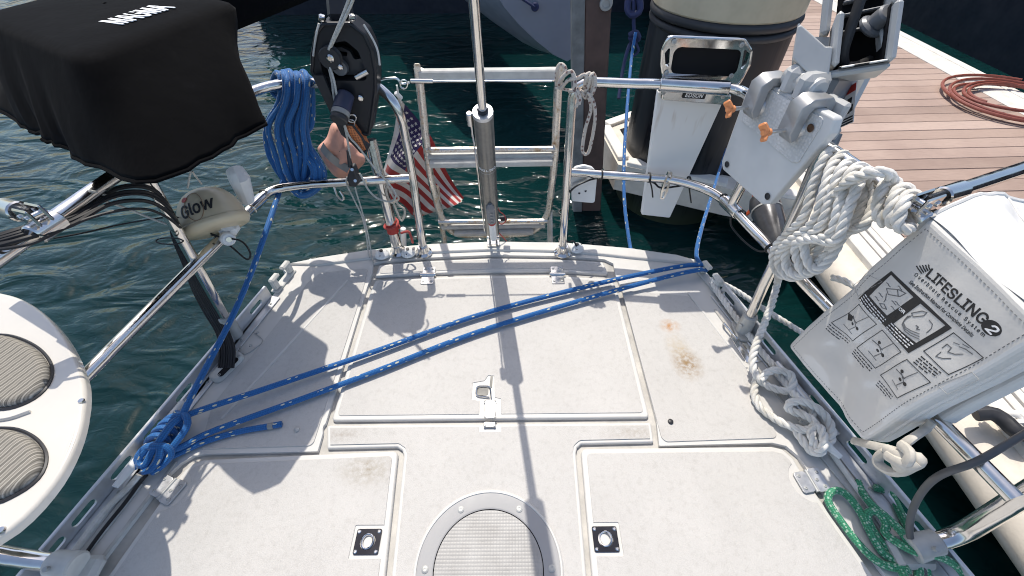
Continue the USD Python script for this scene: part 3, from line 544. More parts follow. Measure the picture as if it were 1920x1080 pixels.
# open chocks at the aft ends of the toe rails: a foot with two hooked horns
def chock(c, d, inward, L=.12):
    d = np.r_[d, 0.]; p = obj('chock', bar(c - d * L * .55, c + d * L * .5, .034, .008, .003), white_dirty, boat)
    up_ = np.array([0, 0, 1.])
    for s, hook in ((-1, 1), (1, -1)):
        b0 = c + d * s * L * .38
        obj('chock_horn', join(bar(b0 + up_ * .004, b0 + up_ * .046, .02, .026, .004, up=d), bar(b0 + up_ * .048 - d * s * .034, b0 + up_ * .048 + d * s * .014, .024, .017, .006)), white_dirty, p)
dL, dR = unit(Lb - La), unit(Rb - Ra)
chock(np.r_[Lb + dL * .085, .004], dL, None); chock(np.r_[Rb + dR * .075, .004], dR, None)
# genoa-style tracks and long moulding lines inboard of the toe rails
for (a, b), dirn, w in (((La, Lb), 1, .012),):
    pass
def strip(name, pa, pb, w, z, th, m): obj(name, bar(P(*pa, z), P(*pb, z), w, th, th * .3), m, boat)
strip('side_moulding', (96, 1100), (500, 568), .012, .003, .006, gel); strip('side_moulding', (150, 1100), (330, 865), .010, .002, .005, gel_dirty)
strip('side_moulding', (1480, 760), (1760, 1110), .012, .003, .006, gel); strip('side_moulding', (1340, 580), (1480, 770), .010, .002, .005, gel_dirty)
strip('deck_track', (100, 1110), (262, 905), .024, .004, .007, alu_dull); strip('deck_track', (1500, 800), (1760, 1120), .022, .004, .007, alu_dull)
# a footman's loop, plate and clear sheet near the starboard stanchion
obj('eye_strap', tube(bend([P(1357, 606, .004), P(1357, 606, .018), P(1383, 636, .018), P(1383, 636, .004)], .012), .004, 8), steel, boat)
obj('chafe_plate', plate(rrect(.12, .06, .012), .002, frame(P(1398, 652, .001), unit(P(1415, 680) - P(1380, 625)), unit(P(1425, 640) - P(1380, 665))), .001), steel, boat)

# ------------------------------------------------------------------ stern rails (pushpit)
TR = .0158
def base_flange(c, parent, m=steel): return obj('post_base', lathe([(0, 0), (.036, 0), (.036, .004), (.026, .012), (.020, .035), (0, .035)], c, n=24), m, parent)
def ties(pts, parent_thing, r=TR, m=zip_black):
    for c, d in pts: obj('cable_tie', lathe([(r + .0005, -.0035), (r + .0032, -.003), (r + .0032, .003), (r + .0005, .0035)], c, d, 16), m, parent_thing)
zt, zm = .65, .33
pR0, pR1 = P(1055, 472, .01), P(1070, 205, .60)
railR = thing('stern_rail', 'starboard stern rail of polished tube with top bar, mid bar and leaning post', 'rail', (pR0[0], pR0[1], 0))
topR = [pR0, P(1074, 153, zt), P(1240, 158, zt), P(1388, 166, zt), P(1424, 196, zt), P(1545, 272, zt), P(1745, 410, zt), P(1925, 566, zt)]
obj('top_tube', tube(bend(topR, .07), TR, 14), steel, railR); base_flange(pR0 - (0, 0, .005), railR)
midR = bend([P(1068, 323, zm), P(1272, 337, zm), P(1345, 362, zm), P(1450, 470, zm), P(1745, 775, zm), P(1902, 934, zm)], .08)
obj('mid_tube', tube(midR, TR, 14), steel, railR)
pp0, pp1 = P(1402, 606, .05), P(1547, 276, zt)
obj('post', tube(bend([pp0, pp0 + unit(P(1445, 500, .3) - pp0) * .12, P(1462, 470, .35), pp1], .05), TR * .98, 14), steel, railR)
obj('post_socket', join(cyl(pp0 + (0, 0, -.052), pp0 + unit(P(1445, 500, .3) - pp0) * .04, .026, 20, .023, cap=.004), plate(rrect(.07, .09, .02), .008, frame(pp0 * (1, 1, 0) + (.004, 0, .004), (1, 0, 0), (0, 1, 0)), .003)), alu_dull, railR)
obj('post_socket_screw', cyl(pp0 + (-.024, -.008, .0), pp0 + (-.029, -.01, 0), .006, 10), alu_dull, railR)
obj('tube_tee', join(cyl(P(1358, 376, zm), P(1384, 401, zm), .0205, 18, cap=.002), tube(np.array([P(1370, 388, zm), P(1388, 352, .40), P(1400, 330, .46)]), .0165, 14)), steel, railR)
ties([(P(1056, 398, .16), (0, 0, 1)), (P(1055, 450, .05), (0, 0, 1)), (P(1128, 327, zm), (1, 0, 0)), (P(1217, 333, zm), (1, 0, 0)), (P(1291, 340, zm), (1, 0, 0)), (P(1355, 372, zm), P(1384, 401, zm) - P(1358, 376, zm)), (P(1388, 403, zm), P(1450, 470, zm) - P(1388, 403, zm)), (P(1445, 465, zm), P(1450, 470, zm) - P(1388, 403, zm)), (P(1738, 405, zt), P(1745, 410, zt) - P(1545, 272, zt))], railR)

pL0 = P(794, 472, .01)
railL = thing('stern_rail', 'port stern rail of polished tube, its bars carrying the blue rope coil', 'rail', (pL0[0], pL0[1], 0))
topL = [pL0, P(769, 300, .38), P(748, 200, .585), P(700, 153, zt), P(640, 156, zt), P(510, 156, zt), P(400, 205, zt), P(207, 335, zt), P(-20, 496, zt)]
obj('top_tube', tube(bend(topL, .09), TR, 14), steel, railL); base_flange(pL0 - (0, 0, .005), railL)
midL = bend([P(768, 334, zm), P(560, 347, zm), P(505, 356, zm), P(160, 705, zm), P(-60, 930, zm)], .07)
obj('mid_tube', tube(midL, TR, 14), steel, railL)
q0, q1 = P(432, 612, .05), P(262, 305, .64)
obj('post', tube(np.array([q0, q1]), TR * .95, 14), steel, railL)
obj('post_socket', join(cyl(q0 + unit(q0 - q1) * .06, q0 + unit(q1 - q0) * .05, .026, 20, .022, cap=.004), plate(rrect(.075, .10, .02), .008, frame(P(462, 640, .004), unit(P(480, 630) - P(440, 660)), unit(P(475, 660) - P(450, 620))), .003)), alu_dull, railL)
for a, b in ((483, 624), (470, 648), (452, 652)): obj('socket_screw', lathe([(0, 0), (.006, 0), (.004, .004), (0, .004)], P(a, b, .012), n=10), alu_dull, railL)
ties([(P(783, 400, .15), (0, 0, 1)), (P(791, 445, .05), (0, 0, 1)), (P(496, 364, zm), P(505, 356, zm) - P(160, 705, zm)), (P(417, 600, .08), q1 - q0)], railL)
obj('tube_clamp', cyl(P(470, 392, zm), P(492, 370, zm), .0195, 18, cap=.002), steel, railL)

# struts with end fittings clamped to the top rails
def strut(label, c, tip, r, dirr, grp=None):
    t = thing('strut', label, 'strut', c)
    d = unit(tip - c)
    obj('tube', tube(np.array([c + d * .085, tip]), r, 14), steel, t)
    obj('tube_end', cyl(c + d * .05, c + d * .12, r * 1.28, 16, cap=.003), steel, t)
    obj('tongue', bar(c + d * .0, c + d * .07, .010, .028, .003), black_alu, t)
    q = unit(np.cross(d, (0, 0, 1)))
    obj('jaw', join(bar(c - d * .03 + q * .011, c + d * .03 + q * .011, .006, .036, .003), bar(c - d * .03 - q * .011, c + d * .03 - q * .011, .006, .036, .003), cyl(c - dirr * .03 - (0, 0, .032), c + dirr * .03 - (0, 0, .032), .0225, 18, cap=.003)), steel, t)
    for s in (-.012, .016): obj('bolt', cyl(c + d * s - q * .018, c + d * s + q * .018, .0065, 12, cap=.0015), steel, t)
rdir = unit(P(1745, 410, zt) - P(1545, 272, zt))
strut('polished strut tube clamped to the starboard rail between white rope and white bag', P(1735, 378, .692), PX(1950, 305, 1.22), .0155, rdir)
ldir = unit(P(207, 335, zt) - P(0, 482, zt))
strut('polished strut end clamped to the port rail at the left picture edge', P(62, 402, .69), PX(-70, 372, -1.24), .0165, ldir)

# gate stanchion sockets with their tubes at both lower corners
for lab, pts, c, sg in (('bent polished tube in a white socket on the starboard toe rail', [P(1735, 1022, .055), P(1800, 1003, .08), P(1925, 925, .27), P(2050, 850, .4)], P(1735, 1024, .04), 1),
                    ('white socket with a short polished tube on the port toe rail', [P(120, 1058, .055), P(60, 1050, .06), P(-60, 1030, .10)], P(118, 1062, .04), -1)):
    t = thing('stanchion', lab, 'stanchion', c); pth = bend([np.asarray(q) for q in pts], .05)
    obj('tube', tube(pth, .0205, 16), steel, t); d = unit(np.asarray(pts[1]) - pts[0])
    obj('socket', join(cyl(pts[0] - d * .035, pts[0] + d * .03, .031, 20, .027, cap=.004), at(rbox(.09, .07, .03, .01), c + (-sg * .03, -.01, -.02))), alu_dull if sg > 0 else white_dirty, t)
    obj('set_screw', cyl(pts[0] + (-.006, -.012, .022), pts[0] + (-.006, -.016, .034), .0055, 10), alu_dull, t)

# ------------------------------------------------------------------ boarding ladder folded up at the gate
LYY = 1.58
lad = thing('boarding_ladder', 'weathered steel boarding ladder with white steps folded up behind the backstay', 'ladder', PY(925, 430, LYY))
lt, rt_ = bend([PY(784, 128, LYY), PY(806, 330, LYY), PY(826, 405, LYY), PY(848, 440, LYY), PY(925, 441, LYY)], .07), bend([PY(1048, 128, LYY), PY(1040, 300, LYY), PY(1028, 405, LYY), PY(1000, 438, LYY), PY(925, 441, LYY)], .07)
obj('side_tube', tube(lt, .0155, 12), steel_worn, lad); obj('side_tube', tube(rt_, .0155, 12), steel_worn, lad)
def step(y1, y2, x0, x1, w, dy=0.0): 
    a, b = PY(x0, y1, LYY - dy), PY(x1, y2, LYY - dy); obj('step', bar(a, b, .034, w, .004), white_dirty, lad)
step(141, 138, 786, 1048, .036, .012)
obj('tread_edge', bar(PY(800, 152, LYY - .028), PY(1040, 150, LYY - .028), .008, .009, .002), steel, lad)
for y1, y2, x0, x1, w, m in ((281, 279, 800, 1040, .012, steel_worn), ):
    obj('rung', tube(np.array([PY(x0, y1, LYY - .01), PY(x1, y2, LYY - .01)]), .0115, 10), m, lad)
step(292, 289, 802, 1038, .020); step(307, 303, 806, 1036, .026, .03)
obj('rung', tube(np.array([PY(822, 416, LYY - .01), PY(1026, 414, LYY - .01)]), .012, 10), steel_worn, lad)
step(424, 421, 828, 1022, .022); step(437, 434, 852, 1000, .022, .02)
for a, b, c, d in ((818, 350, 836, 470), (1030, 380, 1032, 470)): obj('support_leg', tube(np.array([PY(a, b, LYY + .03), PY(c, d, LYY + .02)]), .013, 10), steel_worn if a < 900 else white_dirty, lad)
for a in (784, 1050): obj('pivot_bracket', join(plate(rrect(.022, .05, .006), .006, frame(PY(a, 133, LYY - .02), (1, 0, 0), (0, 0, 1))), cyl(PY(a - 6, 133, LYY - .005), PY(a + 10, 133, LYY - .005), .007, 10)), steel_worn, lad)

# wire gate across the opening
gate = thing('gate_wire', 'thin wire gate with snap hook and rigging screw along the ladder top', 'wire', P(760, 150, .66))
obj('wire', tube(np.array([PY(812, 152, 1.43), PY(1035, 152, 1.43)]), .0032, 8), steel, gate)
obj('rigging_screw', cyl(PY(770, 152, 1.43), PY(812, 152, 1.43), .007, 12, cap=.001), steel, gate)
obj('snap_hook', tube(bend([PY(768, 155, 1.43), PY(752, 158, 1.43), PY(745, 146, 1.43), PY(722, 147, 1.43), PY(705, 153, 1.43)], .02), .004, 8), steel, gate)
obj('shackle_ring', tube(np.array([PY(757 + 7 * math.cos(t), 158 + 8 * math.sin(t), 1.425) for t in np.linspace(0, 6.3, 16)]), .0028, 7), steel, gate)

# ------------------------------------------------------------------ hydraulic backstay adjuster
B0, T0 = P(925, 452, .015), PY(905, 207, 1.09)
bd = unit(T0 - B0); LB = np.linalg.norm(T0 - B0)
bs = thing('backstay_adjuster', 'dark grey hydraulic cylinder and polished rod standing on the transom centre', 'backstay adjuster', B0)
side = unit(np.cross(bd, (0, 0, 1.))); side = side if side[0] > 0 else -side
toward = unit(np.cross(bd, side)); toward = toward if toward[1] < 0 else -toward
obj('cylinder', lathe([(0, .07), (.020, .07), (.0275, .085), (.0275, LB - .012), (.0262, LB - .004), (.0145, LB - .004), (.0145, LB - .014), (0, LB - .014)], B0, bd, 40), cylinder_mat, bs)
obj('end_cap', lathe([(.0144, LB - .003), (.0270, LB - .003), (.0278, LB - .006), (.0278, LB - .014), (.0275, LB - .015)], B0, bd, 40), alu, bs)
obj('rod', cyl(B0 + bd * (LB - .02), B0 + bd * 1.18, .0112, 20), steel, bs)
obj('gland', lathe([(.0113, LB - .013), (.0150, LB - .013), (.0145, LB + .004), (.0113, LB + .006)], B0, bd, 24), black_pl, bs)
obj('turnbuckle', cyl(B0 + bd * 1.16, B0 + bd * 1.50, .026, 20, cap=.008), steel, bs)
obj('stay_wire', cyl(B0 + bd * 1.48, B0 + bd * 2.6, .006, 10), steel, bs)
obj('toggle', join(bar(B0 + bd * .01 + side * .014, B0 + bd * .085 + side * .014, .008, .024, .002), bar(B0 + bd * .01 - side * .014, B0 + bd * .085 - side * .014, .008, .024, .002), cyl(B0 + bd * .03 - side * .026, B0 + bd * .03 + side * .026, .009, 14, cap=.002), plate(rrect(.05, .07, .008), .008, frame(B0 - (0, 0, .004), (1, 0, 0), (0, 1, 0)))), steel, bs)
obj('oil_pipe', tube(np.vstack([B0 + bd * s - side * (.0315 + (.002 if s > LB * .85 else 0)) + toward * .004 for s in np.linspace(.10, LB * .97, 20)]), .0028, 8), steel, bs)
obj('valve_knob', cyl(B0 + bd * LB * .93 - side * .036, B0 + bd * LB * .99 - side * .036, .0085, 14, cap=.002), steel, bs)
hA, hB = B0 + bd * .085 + toward * .030 + side * .004, B0 + bd * LB * .46 + toward * .030
obj('pump_handle', join(tube(np.array([hA, hA + (hB - hA) * .48]), .0135, 14)), white_pl, bs)
obj('handle_tape', tube(np.array([hA + (hB - hA) * .48, hA + (hB - hA) * .54]), .0140, 14), red_line, bs)
obj('handle_grip', join(tube(np.array([hA + (hB - hA) * .54, hA + (hB - hA) * .92, hB]), np.array([.0155, .0155, .006]), 14)), grey_dark, bs)
for k in range(4):
    c = hA + (hB - hA) * (.58 + .085 * k) + toward * .0150 + side * .004
    obj('grip_tooth', plate(Polygon([(-.006, -.006), (.006, 0), (-.006, .006)]), .0016, frame(c, side, bd)), silver_tape, bs)
w = text_w('SAILTEC', .0095, True)
cA = B0 + bd * LB * .70
for i, ch in enumerate('SAILTEC'):
    a = (i - 3) * .30; n_ = toward * math.cos(a) + side * math.sin(a); tx = -toward * math.sin(a) + side * math.cos(a)
    obj('lettering', text(ch, .0095, frame(cA + n_ * .0277 - tx * .0035, tx, bd), bold=True), white_paint, bs)
obj('label_line', lathe([(.0276, LB * .68), (.0278, LB * .681), (.0278, LB * .683), (.0276, LB * .684)], B0, bd, 40), silver_tape, bs)
cord = thing('red_cord', 'thin faded red cord dangling from the foot of the backstay cylinder', 'cord', B0)
obj('cord', tube(cat([PY(928, 375, 1.36), PY(936, 395, 1.36), PY(945, 403, 1.37), PY(948, 415, 1.37), PY(938, 420, 1.37), PY(930, 405, 1.37), PY(932, 430, 1.38), PY(944, 446, 1.38), PY(950, 452, 1.385)], .006), .0022, 6), red_line, cord)
single('cord_weight', join(cyl(PY(938, 410, 1.40), PY(950, 408, 1.40), .012, 14, cap=.003)), black_pl, 'small black plastic cap on the ladder beside the backstay foot', 'cap')

# ------------------------------------------------------------------ covered grill on the port rail
gz = .90
gA, gB, gC = P(147, 117, gz), P(448, 3, gz), P(-60, 30, gz)
gD = gB + (gC - gA)
def ringpts(corners, rad, n=84):
    p = Polygon([tuple(c[:2]) for c in corners]).buffer(-rad).buffer(rad, quad_segs=10).exterior
    c0 = np.mean([c[:2] for c in corners], 0); out = []
    for t in np.linspace(0, 2 * np.pi, n, endpoint=False):
        r = LineString([tuple(c0), (c0[0] + 3 * math.cos(t), c0[1] + 3 * math.sin(t))]).intersection(Polygon(p).exterior if False else p)
        q = r if r.geom_type == 'Point' else list(r.geoms)[0]; out.append((q.x, q.y))
    return np.array(out), c0
top_o, g0 = ringpts([gA, gB, gD, gC], .045)
bA, bB, bC = P(266, 352, .715), P(512, 232, .695), P(-25, 190, .72)
bD = bB + (bC - bA)
bot_o, b0 = ringpts([bA, bB, bD, bC], .035)
NR = len(top_o); rings = []
rings.append(np.c_[g0 + (top_o - g0) * .02, np.full(NR, gz + .012)])
rings.append(np.c_[g0 + (top_o - g0) * .55, np.full(NR, gz + .011)])
rings.append(np.c_[g0 + (top_o - g0) * .86, np.full(NR, gz + .004)])
rings.append(np.c_[g0 + (top_o - g0) * .955, np.full(NR, gz - .004)])
rings.append(np.c_[g0 + (top_o - g0) * .992, np.full(NR, gz - .016)])
tt = np.linspace(0, 2 * np.pi, NR, endpoint=False)
for k, s in enumerate(np.linspace(.10, 1, 16)):
    o = top_o * (1 - s) + bot_o * s; c = g0 * (1 - s) + b0 * s
    z = gz - .02 + (.705 - gz + .02) * s
    bul = 1 + .012 * math.sin(math.pi * s)
    fold = .014 * s * (np.sin(tt * 9 + 1.3) * .6 + np.sin(tt * 23 + .6) * .35 * s + meshkit.noise(np.c_[np.cos(tt) * 3, np.sin(tt) * 3, np.full(NR, s * 1.5)]) * 2 - 1)
    if s > .9: fold = fold + .003 * np.sin(tt * 61 + 2 * np.sin(tt * 5))
    rad = (o - c) * bul; rad = rad * (1 + fold[:, None] / np.linalg.norm(rad, axis=1, keepdims=True))
    zz = z + (np.sin(tt * 43 + 2 * np.sin(tt * 3)) * .002 + np.sin(tt * 5) * .006) * s ** 4
    rings.append(np.c_[c + rad, zz])
rings.append(np.c_[b0 + (bot_o - b0) * .90, np.full(NR, .71)]); rings.append(np.c_[b0 + (bot_o - b0) * .02, np.full(NR, .75)])
gv = np.vstack(rings); gf = []
for k in range(len(rings) - 1):
    for i in range(NR): j = (i + 1) % NR; gf += [(k * NR + i, (k + 1) * NR + i, (k + 1) * NR + j), (k * NR + i, (k + 1) * NR + j, k * NR + j)]
grill = thing('grill', 'boat grill under a fitted black canvas cover, hung on the port rail', 'grill', (*g0, .6))
cov = obj('cover', (gv, np.array(gf)), canvas_black, grill, smooth=60)
ed = rings[4]
obj('hem', tube(np.vstack([rings[-3] * (1, 1, 1), rings[-3][:1]]), .0045, 6), canvas_black, cov)
m_s, m_e = P(226, 47, gz + .0100), P(328, 14, gz + .0100); dd = unit(m_e - m_s)
wl = text_w('MAGMA', 1.0, True); hh = np.linalg.norm(m_e - m_s) / wl * 1.0
obj('lettering', text('MAGMA', hh * 3.2, frame(m_s, dd, np.cross([0, 0, 1], dd)), .0012, True, sx=.3125), white_paint, cov)
obj('mount_bracket', join(cyl((-1.0, 1.14, .66), (-1.0, 1.14, .72), .05, 18), bar((-1.0, 1.14, .70), (-.95, 1.2, .70), .05, .03)), alu, grill)
# black padded cover behind the grill
cb = [P(430, -40, .80), P(575, -40, .80), P(586, 0, .74), P(590, -6, .62), P(470, 62, .62), P(445, 30, .80)]
cx0, cx1 = PY(470, 66, 2.1), PY(600, -18, 2.5)
cbx = thing('covered_box', 'long black canvas-covered box reaching out behind the grill cover', 'covered box', cx0)
aa, bb = PY(380, 25, 1.9), PY(640, -70, 2.6)
obj('cover', bar(aa + (-.12, .1, .0), bb + (-.12, .1, .0), .42, .16, .03), canvas_black, cbx)
obj('lid', bar(aa + (-.12, .1, .088), bb + (-.12, .1, .088), .43, .02, .008), canvas_grey, cbx)

# ------------------------------------------------------------------ dome lamp on the port mid bar
gc = P(404, 420, .385)
dax = unit(-.36 * RT + .92 * UP - .12 * FW); gx = unit(.92 * RT + .36 * UP)
glow = thing('dome_lamp', 'cream dome lamp lettered Glow clamped to the port mid bar', 'lamp', gc)
def dome(rx, ry, rz, z0, n1=12, n2=40):
    v = [(0, 0, rz + z0)]; f = []
    for i in range(1, n1 + 1):
        a = math.pi / 2 * i / n1; e = 1.0
        for j in range(n2):
            b = 2 * math.pi * j / n2; v.append((rx * math.sin(a) ** .8 * math.cos(b), ry * math.sin(a) ** .8 * math.sin(b), z0 + rz * math.cos(a)))
    for j in range(n2): f.append((0, 1 + j, 1 + (j + 1) % n2))
    for i in range(n1 - 1):
        for j in range(n2): p = 1 + i * n2; f += [(p + j, p + n2 + j, p + n2 + (j + 1) % n2), (p + j, p + n2 + (j + 1) % n2, p + (j + 1) % n2)]
    return np.array(v), np.array(f)
# the dome bulges upwards, its axis leaning outboard; lower rim is a shallow dish
dfm = frame(gc, gx, np.cross(dax, gx))
obj('shell', put(dome(.096, .080, .112, 0), dfm), beige_pl, glow, smooth=60)
obj('rim', put(lathe([(0, -.022), (.080, -.022), (.094, -.018), (.1005, -.006), (.101, .004), (.097, .008), (0, .008)], n=44), dfm @ np.diag([1, .82, 1, 1])), beige_pl, glow, smooth=50)
# printing laid on the dome facing the cockpit
def on_dome(u, v, lift=.0008):
    """u along gx, v up the dome's camera side"""
    rx, ry, rz = .096 + lift, .080 + lift, .112 + lift
    zz = v; k = max(0., 1 - (zz / rz) ** 2) ; s = math.sqrt(k) ** .8
    x = u; yy = -ry * math.sqrt(max(0., s ** 2 - (x / rx) ** 2)); return dfm[:3, :3] @ np.array([x, yy, zz]) + dfm[:3, 3]
def dome_text(s, h, u0, v0, parent, m, slope=0.):
    v, f = vf(trimesh.Trimesh(*vf(meshkit.text_mesh(s, h, .0008, True))).subdivide_to_size(.006)) if False else vf(meshkit.text_mesh(s, h, .0008, True))
    sub = trimesh.Trimesh(v, f).subdivide(); v, f = vf(sub); v = v.copy()
    out = np.array([on_dome(u0 + p[0] * .80, v0 + p[1] + p[0] * slope, .0008 + p[2]) for p in v]); return out, f[:, ::-1] if np.linalg.det(dfm[:3, :3]) < 0 else f
obj('lettering', dome_text('Glow', .036, -.040, .024, glow, ink, .05), ink, glow)
oval = np.array([on_dome(.006 + .026 * math.cos(t), .048 + .042 * math.sin(t), .0012) for t in np.linspace(0, 2 * np.pi, 40)])
obj('oval_line', tube(oval, .0009, 6), brown_ink, glow)
dc = np.array([on_dome(-.018, .078, .0015), on_dome(-.014, .078, .0015), on_dome(-.018, .082, .0015)])
obj('red_dot', plate(Point(0, 0).buffer(.0085), .0012, frame(dc[0] + unit(np.cross(dc[1] - dc[0], dc[2] - dc[0])) * -.0004, dc[1] - dc[0], dc[2] - dc[0])), red_ink, glow)
ck = P(438, 434, .345)
obj('clamp', join(at(rbox(.06, .045, .04, .012), ck + (-.01, .0, .012)), cyl(ck + (-.01, -.03, -.0), ck + (.012, -.05, .01), .021, 18, cap=.005), cyl(ck + (-.02, .0, .02), gc + gx * .03 - dax * .015, .020, 16)), white_pl, glow)
obj('clamp_screw', cyl(ck + (.012, -.050, .010), ck + (.015, -.0535, .0115), .008, 12), steel, glow)
lensA = P(432, 362, .45); lensB = P(452, 392, .37)
obj('lens_housing', join(tube(np.array([lensA + (0, .07, .035), lensA + (.015, .05, .02), lensB + (.01, .035, .01)]), np.array([.026, .030, .022]), 16)), white_pl, glow)
obj('power_lead', tube(cat([P(355, 448, .36), P(395, 440, .35), P(430, 460, .33), P(462, 486, .33), P(469, 474, .34), P(452, 452, .35), P(415, 445, .36), P(395, 438, .37)], .006), .0028, 7), cable_mat, glow)
bolt_pts = [P(318, 352, .47), P(338, 415, .44)]
single('lamp_cord', tube(cat([P(345, 432, .40), P(290, 412, .46), P(235, 390, .52), P(190, 375, .58), P(150, 362, .63), P(170, 358, .66), P(215, 372, .60)], .008), .0034, 7), rope_grey, 'thin grey cord running from the dome lamp up to the port top rail', 'cord')
single('lamp_cord', tube(cat([P(352, 352, .55), P(358, 322, .62), P(366, 330, .60), P(378, 345, .52)], .006), .0026, 6), rope_grey, 'thin light cord hanging from the grill cover over the dome lamp', 'cord')

# ------------------------------------------------------------------ bundle of black cables down the port post
bun = thing('cable_bundle', 'bundle of black cables arching to the port post and down to the deck', 'cables', P(420, 690, 0))
for k in range(7):
    jx, jy = rng.uniform(-5, 5), rng.uniform(-6, 6); sp = (k - 3) * 5.0; ya = 6.0 * k + jy
    pts = [P(-30, 448 + 4.0 * k, .668), P(60, 424 + 4.6 * k + jy * .8, .664), P(135, 396 + 4.6 * k - jy * .5, .640), P(200, 362 + ya * .9, .625), P(250, 350 + ya, .61), P(290, 359 + ya * .9, .575), P(318 + k * 1.4, 392 + ya * .6, .50), P(334 + sp * .8, 440, .40), P(354 + sp * .7, 495, .29), P(374 + sp * .8, 545, .20), P(398 + sp * .9, 588, .115), P(417 + sp * .8, 622, .065), P(426 + sp * .9, 655, .045), P(424 + sp * .9, 690, .022)]
    obj('cable', tube(cat(pts, .012), .0034 + .0007 * (k % 3), 7), cable_mat, bun)
obj('cable_tie', tube(cat([P(318 + 26 * math.cos(t), 452 + 6 * math.sin(t), .43) for t in np.linspace(0, 6.2, 9)], .006), .002, 6), zip_black, bun)
single('thin_cable', tube(cat([P(70, 452, .58), P(150, 438, .52), P(230, 420, .47), P(315, 407, .45), P(345, 410, .43)], .01), .0022, 6), cable_mat, 'single thin black cable stretched below the cable bundle', 'cable')
cl = thing('cable_clam', 'oblong grey cable entry box on the port side deck', 'cable entry', P(430, 690, 0))
cd_ = unit(P(452, 668) - P(408, 712)); 
obj('body', plate(rrect(.115, .045, .018), .022, frame(P(428, 690, .001), cd_, np.cross([0, 0, 1.], cd_)), .008), white_dirty, cl)
obj('opening', plate(rrect(.075, .022, .01), .0015, frame(P(428, 688, .0225), cd_, np.cross([0, 0, 1.], cd_))), black_matt, cl)
for a, b in ((412, 703), (448, 668)): screw(P(a, b, .022), .005, cl)

# ------------------------------------------------------------------ rail seat at the left edge
SZ = .42
seat = thing('stern_perch', 'glossy white rail seat board with two striped oval pads at the left picture edge', 'seat', P(40, 760, SZ))
so = [P(a, b, SZ)[:2] for a, b in ((-60, 545), (0, 548), (45, 562), (85, 590), (122, 633), (146, 680), (158, 720), (157, 765), (143, 825), (112, 890), (70, 945), (30, 984), (0, 1005), (-60, 1035), (-160, 1000), (-220, 800), (-160, 600))]
so = cat([np.r_[q, 0] for q in so], .02, closed=True)[:, :2]; sp_ = Polygon(so).buffer(0)
obj('board', prism(sp_, SZ - .02, SZ, .008, 4), seat_mat, seat, smooth=50)
ov1 = [P(a, b, SZ)[:2] for a, b in ((0, 628), (35, 634), (70, 651), (92, 674), (99, 697), (92, 722), (70, 745), (35, 762), (0, 768), (-60, 765), (-110, 735), (-125, 700), (-110, 660), (-60, 630))]
ov2 = [P(a, b, SZ)[:2] for a, b in ((0, 803), (35, 806), (65, 820), (84, 842), (88, 866), (78, 892), (55, 914), (28, 930), (0, 942), (-60, 950), (-115, 920), (-130, 870), (-110, 825), (-60, 805))]
for o in (ov1, ov2):
    pl = Polygon(cat([np.r_[q, 0] for q in o], .01, closed=True)[:, :2]).buffer(0)
    pp = obj('pad', prism(pl.buffer(-.004), SZ - .004, SZ + .016, .014, 5), cush, seat, smooth=60)
    obj('pad_rim', tube(np.array([(x, y, SZ + .001) for x, y in pl.exterior.coords]), .0032, 6), black_pl, pp)
for a, b in ((153, 752), (4, 994)): obj('edge_screw', lathe([(0, 0), (.006, 0), (.005, .003), (0, .0035)], P(a, b, SZ + .0), n=12), steel, seat)
obj('handle_recess', tube(cat([P(-20, 790, SZ + .001), P(20, 785, SZ + .001), P(58, 772, SZ + .001)], .01), .006, 8, flat=.4), seat_mat, seat)

# ------------------------------------------------------------------ blue braided ropes
def blue(name, pts, r, parent, step=.008, mat_=None, n=10):
    v, f, uv = tube(cat(pts, step), r, n, uv=True); return obj(name, (v, f), mat_ or rope_blue, parent, uv=uv)
BR = .0092
coil = thing('rope_coil', 'blue braided rope coil hung over the port top rail', 'rope coil', P(545, 156, zt))
cr = random.Random(11)
for k in range(10):
    j = lambda a=4.: cr.uniform(-a, a); d = (k % 3) * .013 + cr.uniform(-.004, .004); tx = 514 + 6.2 * k + j(2)
    pts = [PY(tx - 4, 172, 1.50), PY(tx - 2, 147 + j(), 1.48), PY(tx + 5, 137 + j(), 1.455), PY(tx + 12, 150 + j(), 1.425 - d), PY(tx + 9, 190, 1.415 - d), PY(499 + 8.2 * k + j(), 238, 1.405 - d), PY(508 + 8. * k + j(6), 290, 1.40 - d),
           PY(530 + 5.2 * k + j(6), 334 + j(), 1.395 - d), PY(560 + 2.2 * k + j(), 371 - 3.2 * k + j(), 1.39 - d), PY(597 - 1.0 * k + j(), 358 - 4.2 * k + j(), 1.39 - d), PY(606 - 3.5 * k + j(), 322 - 3 * k, 1.40 - d), PY(580 - 3.4 * k + j(), 275, 1.415 - d * .5), PY(548 + j(), 225, 1.44), PY(530 + 4 * k, 192, 1.475)]
    v, f, uv = tube(cat(pts, .009, closed=True), BR, 10, uv=True); obj('turn', (v, f), rope_blue, coil, uv=uv)
blue('turn', [PY(574, 160, 1.47), PY(577, 146, 1.45), PY(583, 152, 1.43), PY(586, 190, 1.425), PY(584, 235, 1.42), PY(568, 252, 1.42), PY(556, 245, 1.43)], BR, coil)
tw = thing('tie_cord', 'thin white cord tied round the blue rope coil', 'cord', PY(540, 300, 1.40))
obj('cord', tube(cat([PY(498, 232, 1.40), PY(510, 255, 1.395), PY(528, 285, 1.39), PY(537, 303, 1.388), PY(545, 313, 1.388)], .006), .003, 6), rope_beige, tw)
obj('cord', tube(cat([PY(502, 228, 1.40), PY(516, 252, 1.393), PY(533, 290, 1.388), PY(538, 304, 1.386)], .006), .003, 6), rope_beige, tw)
obj('knot', at(vf(trimesh.creation.icosphere(2, .008)), PY(538, 304, 1.386)), rope_beige, tw)
dl = thing('mooring_line', 'blue braided line from the rope coil down to the port cleat and across the deck', 'rope', P(320, 800, .05))
